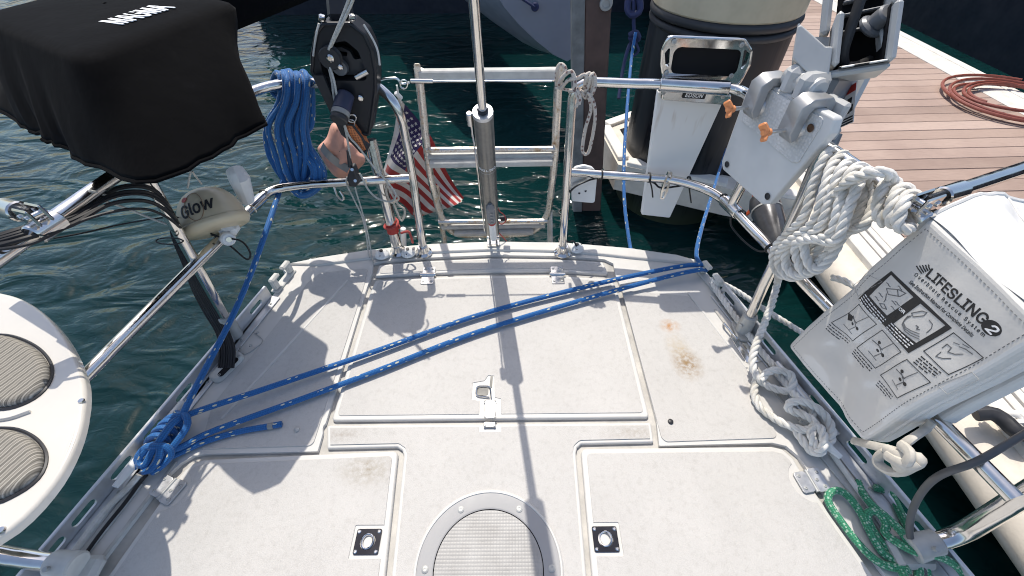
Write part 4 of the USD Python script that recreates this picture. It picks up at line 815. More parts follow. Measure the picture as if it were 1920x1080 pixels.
blue('tail', [PY(541, 285, 1.415), PY(532, 332, 1.40), P(500, 430, .285), P(466, 524, .19), P(430, 605, .13), P(385, 692, .085), P(352, 757, .07), P(340, 785, .06)], BR, dl)
blue('span', [P(338, 795, .055), P(352, 778, .052), P(500, 728, .032), P(700, 660, .022), P(900, 590, .020), P(1100, 537, .024), P(1255, 503, .036), P(1312, 496, .046), P(1328, 499, .040), P(1322, 508, .034)], BR, dl, .012)
blue('span', [P(305, 848, .05), P(340, 838, .03), P(400, 808, .024), P(560, 750, .019), P(700, 698, .018), P(900, 621, .018), P(1100, 560, .022), P(1250, 519, .034), P(1310, 506, .043), P(1322, 505, .036)], BR, dl, .012)
blue('loose_end', [P(298, 868, .03), P(335, 850, .014), P(390, 826, .012), P(450, 809, .011), P(505, 799, .011)], BR, dl)
blue('loose_end_tip', [P(512, 798, .011), P(528, 795, .011)], BR * 1.02, dl)
obj('whipping', tube(np.array([P(503, 799.5, .011), P(513, 798, .011)]), BR * 1.08, 12), silver_tape, dl)
kn = []
for k, (ax_, ay_) in enumerate(((326, 792), (316, 800), (304, 812), (292, 826))):
    w = 26 - k * 1.5
    blue('hitch_turn', [P(ax_ - w * .8, ay_ + w * .55, .022), P(ax_ - w * .55, ay_ - w * .15, .05), P(ax_, ay_ - w * .42, .07 - .002 * k), P(ax_ + w * .7, ay_ - w * .3, .058), P(ax_ + w, ay_ + w * .1, .03), P(ax_ + w * .4, ay_ + w * .75, .018)], BR * 1.03, dl)
blue('hitch_turn', [P(340, 782, .06), P(322, 795, .075), P(300, 825, .07), P(284, 850, .055), P(272, 872, .04), P(262, 868, .04), P(268, 852, .052), P(285, 835, .064), P(300, 838, .066), P(296, 862, .05), P(282, 880, .036), P(270, 884, .028)], BR * 1.03, dl)
blue('hitch_turn', [P(262, 878, .03), P(258, 860, .045), P(272, 840, .06), P(292, 836, .07), P(312, 838, .06), P(320, 852, .04), P(305, 872, .03), P(285, 886, .022)], BR * 1.03, dl)
blue('hitch_turn', [P(330, 775, .05), P(348, 780, .066), P(350, 800, .06), P(330, 830, .05), P(312, 850, .04), P(300, 868, .03)], BR * 1.03, dl)
def horn_cleat(label, c, d, L, m):
    t = thing('cleat', label, 'cleat', c); up_ = np.array([0, 0, 1.])
    sec = [c - d * L * .5 + up_ * .040, c - d * L * .32 + up_ * .038, c + up_ * .034, c + d * L * .32 + up_ * .038, c + d * L * .5 + up_ * .040]
    obj('horns', tube(cat(sec, .008), np.interp(np.linspace(0, 1, len(cat(sec, .008))), [0, .15, .5, .85, 1], [.008, .011, .0135, .011, .008]), 14), m, t)
    obj('foot', join(bar(c - d * .03 + up_ * .002, c - d * .03 + up_ * .034, .022, .022, .005, up=d), bar(c + d * .03 + up_ * .002, c + d * .03 + up_ * .034, .022, .022, .005, up=d), bar(c - d * .06 + up_ * .004, c + d * .06 + up_ * .004, .036, .008, .003)), m, t)
horn_cleat('metal cleat buried under the blue knot on the port side deck', P(300, 838, 0) + (0, 0, 0), unit(P(350, 770) - P(262, 884)), .25, white_pl)
horn_cleat('metal cleat buried under white rope on the starboard side deck', P(1497, 755, 0), unit(P(1440, 690) - P(1570, 850)), .25, alu)

# blue lines hanging beyond the transom
ml = thing('mooring_line', 'slack blue line hanging from the pile down behind the starboard rail', 'rope', PY(1180, 250, 2.0))
blue('line', [PY(1192, 60, 2.55), PY(1184, 110, 2.5), PY(1176, 200, 2.2), PY(1170, 300, 1.9), PY(1171, 380, 1.7), PY(1178, 440, 1.55), PY(1184, 475, 1.45), P(1190, 500, -.05)], .0085, ml, .02)
ml2 = thing('mooring_line', 'blue line led from the starboard chock down to the dock edge', 'rope', P(1300, 480, 0))
blue('line', [P(1318, 500, .036), P(1306, 478, .03), PY(1315, 430, 1.45), PY(1335, 365, 1.9), PY(1352, 310, 2.4), PY(1362, 280, 2.6)], .0085, ml2, .02)
nv = thing('navy_rope', 'dark blue rope hitch hanging on the pile between post and cap', 'rope', PY(1190, 60, 2.7))
obj('rope', join(tube(cat([PY(1180, -10, 2.72), PY(1176, 15, 2.7), PY(1184, 28, 2.68), PY(1200, 20, 2.68), PY(1198, -10, 2.7)], .02), .018, 8), tube(cat([PY(1188, 0, 2.7), PY(1188, 40, 2.68), PY(1188, 70, 2.66), PY(1178, 90, 2.64), PY(1168, 130, 2.6), PY(1160, 185, 2.5)], .02), .010, 8),
    tube(cat([PY(1180, 66, 2.65), PY(1192, 60, 2.64), PY(1198, 72, 2.65), PY(1186, 78, 2.66), PY(1182, 70, 2.64)], .015), .014, 8), tube(cat([PY(1190, 76, 2.64), PY(1197, 95, 2.63), PY(1186, 104, 2.63), PY(1188, 80, 2.64)], .015), .008, 7)), rope_navy, nv)
nv2 = thing('navy_rope', 'dark blue rope knotted round the pile beside the dock planks', 'rope', PY(1420, 115, 2.9))
obj('rope', join(tube(cat([PY(1390, 128, 2.72), PY(1412, 118, 2.78), PY(1432, 104, 2.85), PY(1438, 100, 2.86)], .02), .016, 8), tube(cat([PY(1436, 100, 2.85), PY(1428, 115, 2.84), PY(1424, 130, 2.83), PY(1415, 150, 2.8), PY(1420, 160, 2.8), PY(1428, 145, 2.82)], .02), .014, 8),
    tube(cat([PY(1420, 130, 2.8), PY(1412, 148, 2.78), PY(1410, 160, 2.77), PY(1416, 158, 2.77)], .02), .012, 8)), rope_navy, nv2)

# ------------------------------------------------------------------ white laid rope on the starboard rail
WR = .0114
wc = thing('rope_coil', 'thick white laid rope coil hung over the starboard top rail', 'rope coil', P(1620, 325, zt))
def white(name, pts, parent, R=WR, closed=False): return obj(name, twist(cat(pts, .01, closed), R), rope_white, parent, smooth=60)
wr = random.Random(21)
for k in range(5):
    u = k / 4; tx, ty = 1562 + 64 * u, 288 + 44 * u; bx, by = 1462 + 58 * u, 514 + 16 * u - 30 * u * u
    s_ = .004 * (k % 2); j = lambda a=5.: wr.uniform(-a, a)
    white('turn', [PX(tx + 14, ty + 24, .835), PX(tx + 8 + j(), ty - 8 + j(), .815 + s_), PX(tx - 16 + j(3), ty + 6 + j(), .775 + s_), PX(tx - 36 + j(), ty + 62, .760 - s_), PX(tx - 60 + j(7), ty + 120, .752), PX(bx - 8 + j(), by - 55, .752 - s_ * 2), PX(bx - 12 + j(), by - 18 + j(), .760), PX(bx + 8, by + 6 + j(), .768 + s_), PX(bx + 36 + j(3), by - 16 + j(3), .785), PX(bx + 66 + j(), by - 58 + j(), .79 + s_), PX(tx - 4 + j(), ty + 90, .80 + s_), PX(tx + 12, ty + 52, .825)], wc, closed=True)
for k in range(3):
    tx, ty = 1668 + 20 * k + (4 if k == 1 else 0), 340 + 14 * k
    white('wrap', [PX(tx + 16, ty + 28, .832), PX(tx + 12, ty + 2, .828), PX(tx - 5, ty + wr.uniform(-4, 2), .80), PX(tx - 17, ty + 22, .779), PX(tx - 22 + wr.uniform(-4, 4), ty + 54, .776), PX(tx - 12, ty + 78 - 8 * k, .788), PX(tx - 3, ty + 60, .81), PX(tx + 4, ty + 42, .828)], wc, closed=True)
white('wrap', [PX(1560, 380, .775), PX(1580, 350, .758), PX(1612, 330, .756), PX(1652, 322, .765), PX(1672, 335, .80), PX(1668, 360, .83)], wc)
white('tail', [PX(1462, 505, .765), P(1458, 528, .155), P(1447, 570, .12), P(1432, 610, .09), P(1416, 650, .07), P(1411, 684, .05), P(1424, 712, .035), P(1450, 728, .03), P(1478, 733, .032), P(1487, 720, .045), P(1482, 702, .055), P(1458, 694, .055), P(1436, 700, .05), P(1428, 715, .038)], wc)
w2 = thing('white_rope', 'white laid rope hitched in figures round the starboard cleat', 'rope', P(1500, 760, 0))
white('turns', [P(1420, 706, .02), P(1414, 735, .018), P(1424, 762, .018), P(1455, 786, .022), P(1490, 802, .035), P(1520, 806, .05), P(1530, 795, .06), P(1508, 778, .058), P(1482, 770, .05), P(1478, 758, .06), P(1500, 752, .07), P(1530, 764, .068), P(1552, 786, .06), P(1560, 812, .05), P(1552, 836, .036), P(1536, 846, .03)], w2)
white('turns', [P(1488, 800, .03), P(1505, 826, .026), P(1524, 848, .026), P(1540, 846, .045), P(1545, 824, .064), P(1538, 802, .064), P(1524, 800, .058), P(1522, 820, .05), P(1532, 842, .03)], w2)
white('turns', [P(1486, 736, .04), P(1504, 752, .05), P(1524, 770, .05), P(1518, 790, .03), P(1500, 790, .02)], w2, WR * .9)
white('turns', [P(1450, 690, .03), P(1470, 715, .03), P(1490, 742, .035), P(1512, 762, .04)], w2, WR * .85)
obj('tip', tube(np.array([P(1540, 822, .05), P(1558, 842, .045), P(1576, 857, .04)]), np.array([.0105, .010, .007]), 10), white_pl, w2)
w3 = thing('white_rope', 'white laid rope led from the starboard chock along the deck edge', 'rope', P(1380, 590, 0))
white('inner_part', [P(1335, 527, .025), P(1346, 548, .022), P(1372, 585, .020), P(1402, 625, .020), P(1430, 662, .018), P(1458, 694, .018), P(1480, 722, .016)], w3, WR * .92)
white('outer_part', [P(1334, 524, .03), P(1350, 530, .035), P(1385, 548, .0), P(1430, 578, -.03), P(1490, 615, -.06), P(1560, 660, -.1)], w3, WR * .92)
white('outer_part', [PX(1560, 520, 1.02), PX(1590, 530, 1.04), PX(1660, 570, 1.1)], w3, WR * .9)

# ------------------------------------------------------------------ outboard mounting board on the starboard rail corner
RA_, RB_ = P(1396, 172, zt), P(1545, 272, zt)
BU = unit((RB_ - RA_) * (1, 1, 0)); BNn = np.cross(BU, (0, 0, 1.)); BO = RA_ * (1, 1, 0) + BNn * .040      # plane along the rail, facing the cockpit
def PB(px, py, dn=0.): d = ray(px, py); o = BO + BNn * dn; return C + d * ((o - C) @ BNn) / (d @ BNn)
def bd2(px, py, dn=0.): q = PB(px, py, dn) - BO; return (q @ BU, q[2])
def onb(dn): return frame(BO + BNn * dn, BU, (0, 0, 1))
def LB_(x, y, z): return BO - BNn * x + BU * y + np.array([0, 0, z])     # x outboard of the board's face, y along the rail
def onx(x, n=-1): return frame((x, 0, 0), (0, -1, 0), (0, 0, 1))       # plane facing the cockpit (-x): u = -y, v = z
mb = thing('motor_board', 'grey-white outboard mounting board with four bolt holes on the rail corner', 'mounting board', PB(1440, 300))
outl = rounded([bd2(*q) for q in ((1398, 172), (1430, 152), (1566, 222), (1556, 252), (1442, 384), (1428, 384), (1354, 318), (1352, 302))], .012)
obj('board', plate(outl, .024, onb(-.024), .006), plain('grey_white_board', (.56, .565, .55), .42, var=.05), mb)
pad = rounded([bd2(*q) for q in ((1408, 178), (1434, 160), (1546, 222), (1540, 238), (1499, 304), (1488, 305), (1390, 226))], .010)
obj('grip_pad', plate(pad, .003, onb(0), .0012), dimple, mb)
for a, b in ((1521, 240), (1440, 368), (1364, 308)): obj('bolt_hole', lathe([(.0085, 0), (.0105, .0025), (.0085, .0035), (.0075, .001), (0, .001)][::-1], PB(a, b, .0035 if a == 1521 else 0), BNn, 16), rubber if a != 1521 else plain('rusty_bolt', (.12, .06, .03), .6, var=.3), mb)

# ------------------------------------------------------------------ electric outboard clamped on the board
om = thing('outboard_motor', 'grey electric outboard tilted up on the mounting board', 'outboard motor', PB(1500, 200))
def arm(pts, w, th): 
    p = [np.asarray(q) for q in pts]
    return join(*[bar(a - unit(b - a) * th * .25, b + unit(b - a) * th * .25, w, th, .005, up=(1, 0, 0) if abs(unit(b - a)[2]) > .6 else (0, 0, 1)) for a, b in zip(p, p[1:])])
y1_, zt1 = bd2(1442, 160); y2_, zt2 = bd2(1518, 200)
for yy, zz in ((y1_, zt1), (y2_, zt2)):
    prof = Polygon([(-.042, -.055), (-.027, -.078), (-.012, -.072), (-.012, -.002), (-.004, .010), (.028, .010), (.028, -.02), (.052, -.02), (.052, .020), (.036, .034), (-.016, .034), (-.042, .014)]).buffer(-.002, join_style=2).buffer(.002, join_style=2)
    obj('clamp_arm', plate(prof, .046, frame(LB_(0, yy - .023, zz - .006), -BNn, (0, 0, 1)), .0035), plain('clamp_metal', (.36, .36, .355), .38, metal=.45, var=.08) if yy == y1_ else L_ + 'clamp_metal', om)
    zc = zz - .056
    obj('clamp_screw', cyl(LB_(-.095, yy, zc), LB_(-.010, yy, zc), .0055, 12), steel, om)
    obj('screw_pad', lathe([(0, 0), (.024, .0), (.020, .008), (.010, .014), (0, .014)], LB_(-.003, yy, zc), BNn, 20), alu, om)
    obj('wing_handle', join(cyl(LB_(-.083, yy, zc), LB_(-.108, yy, zc), .0095, 14, cap=.003), bar(LB_(-.096, yy, zc), LB_(-.106, yy - .016, zc + .018), .026, .012, .004, up=BNn), bar(LB_(-.096, yy, zc), LB_(-.106, yy + .012, zc - .018), .022, .010, .004, up=BNn)), orange, om)
ym, zm_ = (y1_ + y2_) / 2, (zt1 + zt2) / 2
def lbox(name, x0, x1, y0, y1, z0, z1, m, c=.008): return obj(name, put(rbox(x1 - x0, y1 - y0, z1 - z0, c), frame(LB_((x0 + x1) / 2, (y0 + y1) / 2, (z0 + z1) / 2), -BNn, BU)), m, om)
obj('tilt_tube', cyl(LB_(.03, y1_ + .02, zm_ + .030), LB_(.03, y2_ - .02, zm_ + .030), .028, 20, cap=.006), grey_paint, om)
lbox('pivot_block', -.005, .075, y1_ + .03, ym - .003, zm_ - .01, zm_ + .066, grey_paint, .014); lbox('pivot_block', -.005, .075, ym + .001, y2_ - .03, zm_ - .01, zm_ + .064, grey_paint, .014)
lbox('clamp_yoke', .054, .074, y2_ - .02, y2_ + .05, zt2 - .055, zt2 + .02, grey_paint, .006)
PM_ = LB_(.06, ym, zm_ + .02)
hdA = PX(1600, 150, 1.02)
obj('swivel_block', join(bar(PM_, hdA + (-.02, .02, -.02), .10, .075, .014)), grey_dark, om)
leg0, leg1 = PX(1612, 140, 1.03), PX(1565, 232, .985); leg2 = PX(1492, 428, .95)
obj('shaft_leg', join(bar(leg0, leg1, .11, .055, .012, up=(1, -.6, .2)), bar(leg1 + (0, 0, .0), PX(1545, 262, .97), .075, .05, .012, up=(1, -.6, .2))), grey_paint, om)
obj('lower_leg', tube(np.array([PX(1560, 250, 1.0), PX(1508, 380, .96), PX(1492, 425, .95), PX(1488, 437, .95)]), np.array([.034, .034, .034, .022]), 20, flat=.8), plain('leg_grey', (.24, .245, .25), .35, metal=.4), om)
g0_, g1_ = PX(1434, 386, .93), PX(1462, 470, .915)
obj('gearcase', tube(np.array([g0_ + (g0_ - g1_) * .15, g0_, g0_ + (g1_ - g0_) * .5, g1_]), np.array([.045, .052, .046, .026]), 24), plain('gearcase_dark', (.09, .09, .095), .25, metal=.5), om)
obj('gearcase_band', tube(np.array([g0_ + (g1_ - g0_) * .12, g0_ + (g1_ - g0_) * .15]), .0525, 24), alu_dull, om)
for sgn, w in ((0, 1.),):
    b0, b1 = PX(1428, 372, .955), PX(1392, 402, .965)
    bl = [b0 + (0, 0, .02), b0 + (0, .01, -.05), b1 + (0, 0, -.035), b1 + (0, -.01, .005)]
    vv = np.array(bl + [q + (.008, 0, 0) for q in bl]); obj('propeller_blade', trimesh.convex.convex_hull(vv), orange_pr, om, smooth=False)
obj('propeller_hub', cyl(PX(1428, 372, .95), PX(1424, 348, .97), .030, 16, cap=.006), orange_pr, om)
# head: open battery tray
hy = 1.12
rr_ = np.linalg.norm(PY(1566, 128, hy) - C)
def PR(px, py, r): d = ray(px, py); return C + d / np.linalg.norm(d) * r
c00, c10, c01 = PR(1566, 128, rr_), PR(1666, 112, rr_ + .01), PR(1572, 26, rr_ + .02)
e1 = unit(c10 - c00); e2 = c01 - c00; e2 = unit(e2 - e1 * (e2 @ e1)); e3 = np.cross(e1, e2)
e3 = e3 if e3[1] < 0 else -e3
HW, HH = np.linalg.norm(c10 - c00), np.linalg.norm(c01 - c00)
hf = lambda u, v, w: c00 + e1 * u * HW + e2 * v * HH + e3 * w
def hbox(name, u0, u1, v0, v1, w0, w1, m, c=.006):
    o = hf((u0 + u1) / 2, (v0 + v1) / 2, (w0 + w1) / 2); fr = np.eye(4); fr[:3, 0], fr[:3, 1], fr[:3, 2], fr[:3, 3] = e1, e2, e3, o
    return obj(name, put(rbox((u1 - u0) * HW, (v1 - v0) * HH, w1 - w0, c), fr), m, om)
hbox('tray_back', 0, 1.0, -.05, 1.9, -.17, -.15, black_matt)
hbox('tray_side', -.10, .06, .02, 1.02, -.17, .02, grey_paint, .008); hbox('tray_side', .93, 1.10, -.06, 1.0, -.17, .03, grey_paint, .010)
hbox('tray_floor', -.28, 1.04, -.17, -.035, -.15, .008, grey_paint, .006)
hbox('tray_upper_side', -.34, -.14, .80, 1.9, -.16, -.08, grey_paint, .008); hbox('tray_upper_side', .95, 1.14, 1.0, 1.9, -.17, -.02, grey_paint, .010)
hbox('tray_inside', .06, .93, -.03, .01, -.15, .015, black_pl, .002); hbox('tray_inside', .062, .085, .0, 1.0, -.15, -.005, black_matt, .002); hbox('tray_inside', .905, .932, .0, 1.0, -.15, -.005, black_matt, .002)
hbox('tray_clip', .10, .35, -.045, -.015, .022, .034, white_pl, .003); hbox('tray_clip', .62, .95, -.045, -.015, .022, .034, white_pl, .003)
# pod: wedge-shaped open box on the port side of the head
Pp = [(-.30, -.22), (-.12, -.10), (-.10, .40), (-.25, .42), (-.86, .98), (-.92, .32), (-.55, -.04)]
pod = rounded([(a * HW, b * HH) for a, b in Pp], .006); fr = np.eye(4); fr[:3, 0], fr[:3, 1], fr[:3, 2], fr[:3, 3] = e1, e2, e3, c00
pz = fr.copy(); pz[:3, 3] = c00
obj('side_pod', put(prism(pod, -.01, .02, .004), pz), grey_paint, om)
obj('side_pod', put(prism(rounded([(a * HW, b * HH) for a, b in ((-.92, .32), (-.86, .98), (-.80, .98), (-.84, .30), (-.30, -.16), (-.30, -.22), (-.55, -.04))], .003), -.15, .0), pz), grey_paint, om)
obj('side_pod_floor', put(prism(rounded([(a * HW, b * HH) for a, b in ((-.86, .9), (-.12, .75), (-.12, .40), (-.28, .36))], .003), -.12, -.10), pz), grey_paint, om)
obj('power_cable', tube(cat([hf(.42, 2.0, -.02), hf(.36, 1.3, .0), hf(.22, .7, .0), hf(.14, .3, -.01), hf(.22, .06, -.03), hf(.45, .01, -.03), hf(.72, .12, -.07)], .01), .0115, 10), cable_mat, om)
for v_ in (1.15, 1.4, 1.65, .82): hbox('tray_rib', .10, .92, v_, v_ + .045, -.15, -.12, grey_dark, .003)
obj('tray_lever', join(cyl(hf(.70, .78, -.08), hf(.95, .92, -.04), .022, 16, cap=.005), cyl(hf(.62, .72, -.08), hf(.74, .80, -.07), .032, 18, cap=.006)), grey_dark, om)
obj('tray_ear', join(cyl(hf(.88, .42, -.09), hf(1.00, .44, -.09), .040, 20, cap=.004), cyl(hf(1.08, .50, -.06), hf(1.16, .5, -.06), .045, 24, cap=.006)), white_pl, om)
# warning sticker on the leg
st = frame(PX(1573, 186, .965) + (-.004, -.05, 0), unit(PX(1583, 178, .965) - PX(1560, 190, .965)), unit(PX(1578, 165, .965) - PX(1566, 205, .965)))
sq = rect = Polygon([(-.030, -.052), (.026, -.052), (.034, .055), (-.022, .05)])
sk = obj('warning_sticker', plate(sq, .0012, st), white_paint, om)
def stq(pts): return plate(Polygon(pts), .0010, st @ np.array([[1, 0, 0, 0], [0, 1, 0, 0], [0, 0, 1, .0010], [0, 0, 0, 1.]]))
obj('sticker_red_edge', join(stq([(-.022, .030), (.032, .034), (.034, .054), (-.022, .049)])), red_ink, sk)
obj('sticker_symbol', join(stq([(-.02, .02), (-.006, .022), (-.004, -.012), (.012, -.008), (.012, -.022), (-.014, -.024)]), stq([(.004, .018), (.020, .020), (.018, .004), (.006, .002)]), stq([(.012, -.004), (.024, .0), (.022, -.018), (.014, -.02)])), ink, sk)
for k in range(3): obj('sticker_line', stq([(-.026, -.033 - .007 * k), (.024, -.032 - .007 * k), (.024, -.036 - .007 * k), (-.026, -.037 - .007 * k)]), ink, sk)

# ------------------------------------------------------------------ white tapered motor mount with steel frame
EY = 1.425
def pe(px, py, y=EY): q = PY(px, py, y); return (q[0], q[2])
def ony(y): return frame((0, y, 0), (1, 0, 0), (0, 0, 1))                # plane facing the cockpit (-y): u = x, v = z
em = thing('motor_mount', 'white tapered motor mount with a polished steel frame and black pad', 'motor mount', PY(1280, 250, EY))
obj('board', plate(rounded([pe(*q) for q in ((1234, 172), (1364, 172), (1352, 200), (1256, 409), (1203, 403))], .006), .022, ony(EY + .022), .004),
    mat('mount_board', {'g': ('geometry', {}), 'n': ('noise_texture', {'scale': 12., 'detail': 4.}), 'mp': ('mapping', {'scale': (40., 40., 7.)}), 'n2': ('noise_texture', {'scale': 1., 'detail': 3.}), 'sx': ('separate_xyz', {}), 'mr': ('map_range', {'from_min': PY(1280, 290, EY)[2], 'from_max': PY(1280, 190, EY)[2], 'clamp': True}),
         'r': ('rgb_ramp', {'ramp': [(.60, (0, 0, 0)), (.9, (1, 1, 1))]}), 'k': ('math', {'math_type': 'multiply'}), 'm': ('mix', {'color1': (.74, .73, .70), 'color2': (.38, .24, .12)}), 'p': ('principled_bsdf', {'roughness': .4})},
        [('g.position', 'mp.vector'), ('mp.vector', 'n2.vector'), ('g.position', 'sx.vector'), ('sx.z', 'mr.value'), ('n2.fac', 'r.fac'), ('r.color', 'k.value1'), ('mr.result', 'k.value2'), ('k.value', 'm.fac'), ('m.color', 'p.base_color')]), em)
fo = rounded([pe(*q) for q in ((1252, 66), (1392, 72), (1406, 92), (1402, 118), (1385, 150), (1366, 166), (1244, 156), (1238, 118), (1240, 90))], .016)
fi = rounded([pe(*q) for q in ((1262, 84), (1388, 90), (1376, 140), (1254, 134))], .02)
fs1 = rounded([pe(*q) for q in ((1244, 96), (1254, 84), (1252, 122), (1245, 120))], .003); fs2 = rounded([pe(*q) for q in ((1392, 88), (1402, 96), (1396, 116), (1385, 130))], .003)
fr_ = fo.difference(fi)
for g in (fs1, fs2): fr_ = fr_.difference(g)
obj('frame', plate(fr_, .020, ony(EY + .004)), steel, em)
obj('frame_edge', tube(np.array([(a, EY - .014, b) for a, b in np.array(fo.exterior.coords)]), .0045, 8), steel, em)
obj('black_pad', plate(fi.buffer(.004), .010, ony(EY + .006)), black_matt, em)
obj('rail_saddle', join(cyl(P(1238, 158, zt) + (-.002, 0, 0), P(1366, 165, zt), .0215, 20, cap=.002), plate(rounded([pe(*q) for q in ((1238, 150), (1368, 160), (1364, 176), (1238, 170))], .002), .012, ony(EY - .008))), steel, em)
cb_ = obj('clamp_bar', plate(rounded([pe(*q) for q in ((1237, 164), (1366, 172), (1362, 186), (1356, 190), (1240, 181), (1236, 178))], .004), .012, ony(EY - .018), .003), steel, em)
nb0, nb1 = PY(1283, 181, EY - .032), PY(1318, 183, EY - .032); nd = unit(nb1 - nb0); ln = np.linalg.norm(nb1 - nb0)
obj('name_plate', plate(sbox(-.006, -.004, ln + .006, .018), .002, frame(nb0, nd, (0, 0, 1))), ink, cb_)
we = text_w('EDSON', .012, True)
obj('lettering', text('EDSON', .012, frame(nb0 + (0, -.0018, .0), nd, (0, 0, 1)), .0008, True, sx=ln / we * .94, slant=.12), white_paint, cb_)
for a, b, yy in ((1264, 78, .018), (1391, 84, .018), (1250, 136, .018), (1371, 142, .018), (1244, 174, .032), (1356, 181, .032)): screw(PY(a, b, EY - yy), .0075, em, (0, -1, 0))
ec = PY(1248, 345, 1.345)
ct = thing('cleat', 'small polished open cleat on the starboard mid bar in front of the tapered mount', 'cleat', ec)
cA_, cB_ = PY(1256, 320, 1.345), PY(1240, 371, 1.345); cdr = unit(cB_ - cA_); cl_ = np.linalg.norm(cB_ - cA_)
cring = rounded([(0, -.007), (cl_ * .3, -.0125), (cl_ * .7, -.0125), (cl_, -.007), (cl_, .007), (cl_ * .7, .0125), (cl_ * .3, .0125), (0, .007)], .004)
cring = cring.difference(slot(cl_ * .18, 0, cl_ * .26, .010)).difference(slot(cl_ * .82, 0, cl_ * .26, .010)).difference(slot(cl_ * .5, 0, cl_ * .22, .009))
cfy = np.cross((0, -1., 0), cdr); obj('horns', plate(cring, .010, frame(cA_, cdr, cfy)), steel, ct)
for s in (.37, .63): obj('cleat_screw', cyl(cA_ + cdr * cl_ * s + (0, .03, 0), cA_ + cdr * cl_ * s + (0, -.013, 0), .006, 12, cap=.001), steel, ct)
ec2 = thing('wire', 'black wire tied along the starboard mid bar and post', 'wire', P(1128, 330, zm))
obj('cable', tube(cat([P(1081, 462, .03), P(1075, 452, .05), P(1062, 450, .07), P(1062, 400, .16), P(1064, 372, .24), P(1072, 356, .29), P(1092, 343, .315), P(1128, 334, zm - .018), P(1217, 340, zm - .019), P(1240, 352, zm - .03), P(1291, 346, zm - .018)], .008), .0036, 7), cable_mat, ec2)
obj('cable_tail', join(tube(cat([PY(1217, 335, 1.345), PY(1222, 352, 1.34), PY(1224, 370, 1.34)], .008), .0028, 6), tube(cat([PY(1291, 340, 1.345), PY(1293, 358, 1.34), PY(1296, 380, 1.34)], .008), .0028, 6)), zip_black, ec2)
ec3 = thing('wire', 'thin wire loop hanging under the starboard mid bar near the motor', 'wire', P(1400, 440, .25))
obj('cable', tube(cat([P(1370, 408, zm - .02), P(1372, 425, zm - .05), P(1395, 452, zm - .06), P(1420, 470, zm - .05), P(1440, 470, zm - .02)], .008), .0032, 7), cable_mat, ec3)
# white oval-topped plate
wp = thing('sensor_plate', 'white round-topped plate fixed under the starboard mid bar beside the post', 'plate', PY(1095, 345, 1.40))
obj('plate', plate(rounded([pe(*q, 1.41) for q in ((1071, 324), (1078, 314), (1095, 310), (1110, 314), (1120, 325), (1115, 381), (1072, 377))], .010), .012, ony(1.42), .003), white_pl, wp)
for a, b in ((1086, 362), (1098, 358)): obj('plate_hole', cyl(PY(a, b, 1.4085), PY(a, b, 1.4065), .0045, 10), rubber, wp)
obj('plate_bracket', bar(PY(1072, 348, 1.40), PY(1100, 336, 1.40), .012, .010, .002), white_dirty, wp)

# ------------------------------------------------------------------ white rescue sling bag
GX = .832
def bg(px, py, x=GX): q = PX(px, py, x); return np.array((-q[1], q[2]))
bag = thing('rescue_bag', 'white rescue sling bag with black printed instructions hung on the starboard rail', 'bag', PX(1700, 600, GX))
bagp = rounded([bg(1476, 648), bg(1740, 406), (-.388, .672), bg(1919, 658), bg(1613, 828)], .014)
def warp(mesh, size=.016):
    """the soft sag and creases of the vinyl, shared by the face and everything printed on it"""
    v, f = vf(mesh); v, f = trimesh.remesh.subdivide_to_size(v, f, size, max_iter=12); v = v.copy()
    y, z = v[:, 1], v[:, 2]; q = np.stack([y * 9, z * 8, np.full(len(v), 2.2)], 1)
    w = .014 * (meshkit.noise(q) - .5) + .006 * (meshkit.noise(q * 2.3 + 7) - .5) - .010 * np.exp(-((z - .46 - .35 * (y - .55)) / .10) ** 2) + .007 * np.exp(-(((y - .60) * .8 - (z - .30) * .6) / .030) ** 2)
    v[:, 0] += w; return v, f
def pillow(poly, x0, x1, m, bulge=.006, name='body'):
    return obj(name, warp(plate(poly, x1 - x0, onx(x1), .010), .02), m, bag, smooth=50)
pillow(bagp, GX, GX + .030, bag_mat, name='front_pouch')
pillow(bagp.buffer(-.012), GX + .030, GX + .038, bag_cloth, name='gusset')
pillow(affinity.translate(bagp.buffer(.003), 0, -.004), GX + .036, GX + .060, bag_cloth, name='rear_pouch')
b3 = rounded([(bg(1476, 648) + (.02, .02)), bg(1740, 406) + (.004, -.02), (-.39, .65), (-.40, .24), bg(1613, 830) + (-.01, .02)], .012)
pillow(affinity.translate(affinity.scale(b3, 1, .8), 0, .06), GX + .085, GX + .115, bag_cloth, name='back_panel')
# top flap over the rail, slightly rumpled
fu = np.linspace(0, 1, 18); fw = np.linspace(0, 1, 26); fv = []
for a in fu:
    for b in fw:
        yv = .678 - .285 * b + .012 * math.sin(3 * a); xv = GX + .004 + .22 * a + .03 * (1 - b) * a
        zv = .672 + .030 * math.sin(math.pi * min(1, a * 2.4) * .5) - .05 * max(0, a - .45) - .02 * a + .030 * meshkit.noise(np.array([[a * 4, b * 4, 1.3]]))[0] * min(1, 4 * a) + .012 * meshkit.noise(np.array([[a * 11, b * 9, 4.3]]))[0] * min(1, 4 * a) + .004 * math.sin(9 * b + 4 * a)
        fv.append((xv, yv, zv))
fv = np.array(fv); ff = []
for i in range(17):
    for j in range(25): p = i * 26 + j; ff += [(p, p + 1, p + 27), (p, p + 27, p + 26)]
nf = len(fv); fv2 = np.vstack([fv, fv - (0, 0, .006)]); ff = np.array(ff); ff2 = np.vstack([ff[:, ::-1], ff + nf])
flap = obj('top_flap', (fv2, ff2), bag_cloth, bag, smooth=50)
obj('flap_seam', tube(fv[26 * 9:26 * 10] + (0, 0, .001), .0026, 6), bag_cloth, flap)
obj('flap_edge', tube(fv[0::26] + (0, .0, 0), .0045, 6), bag_cloth, flap)
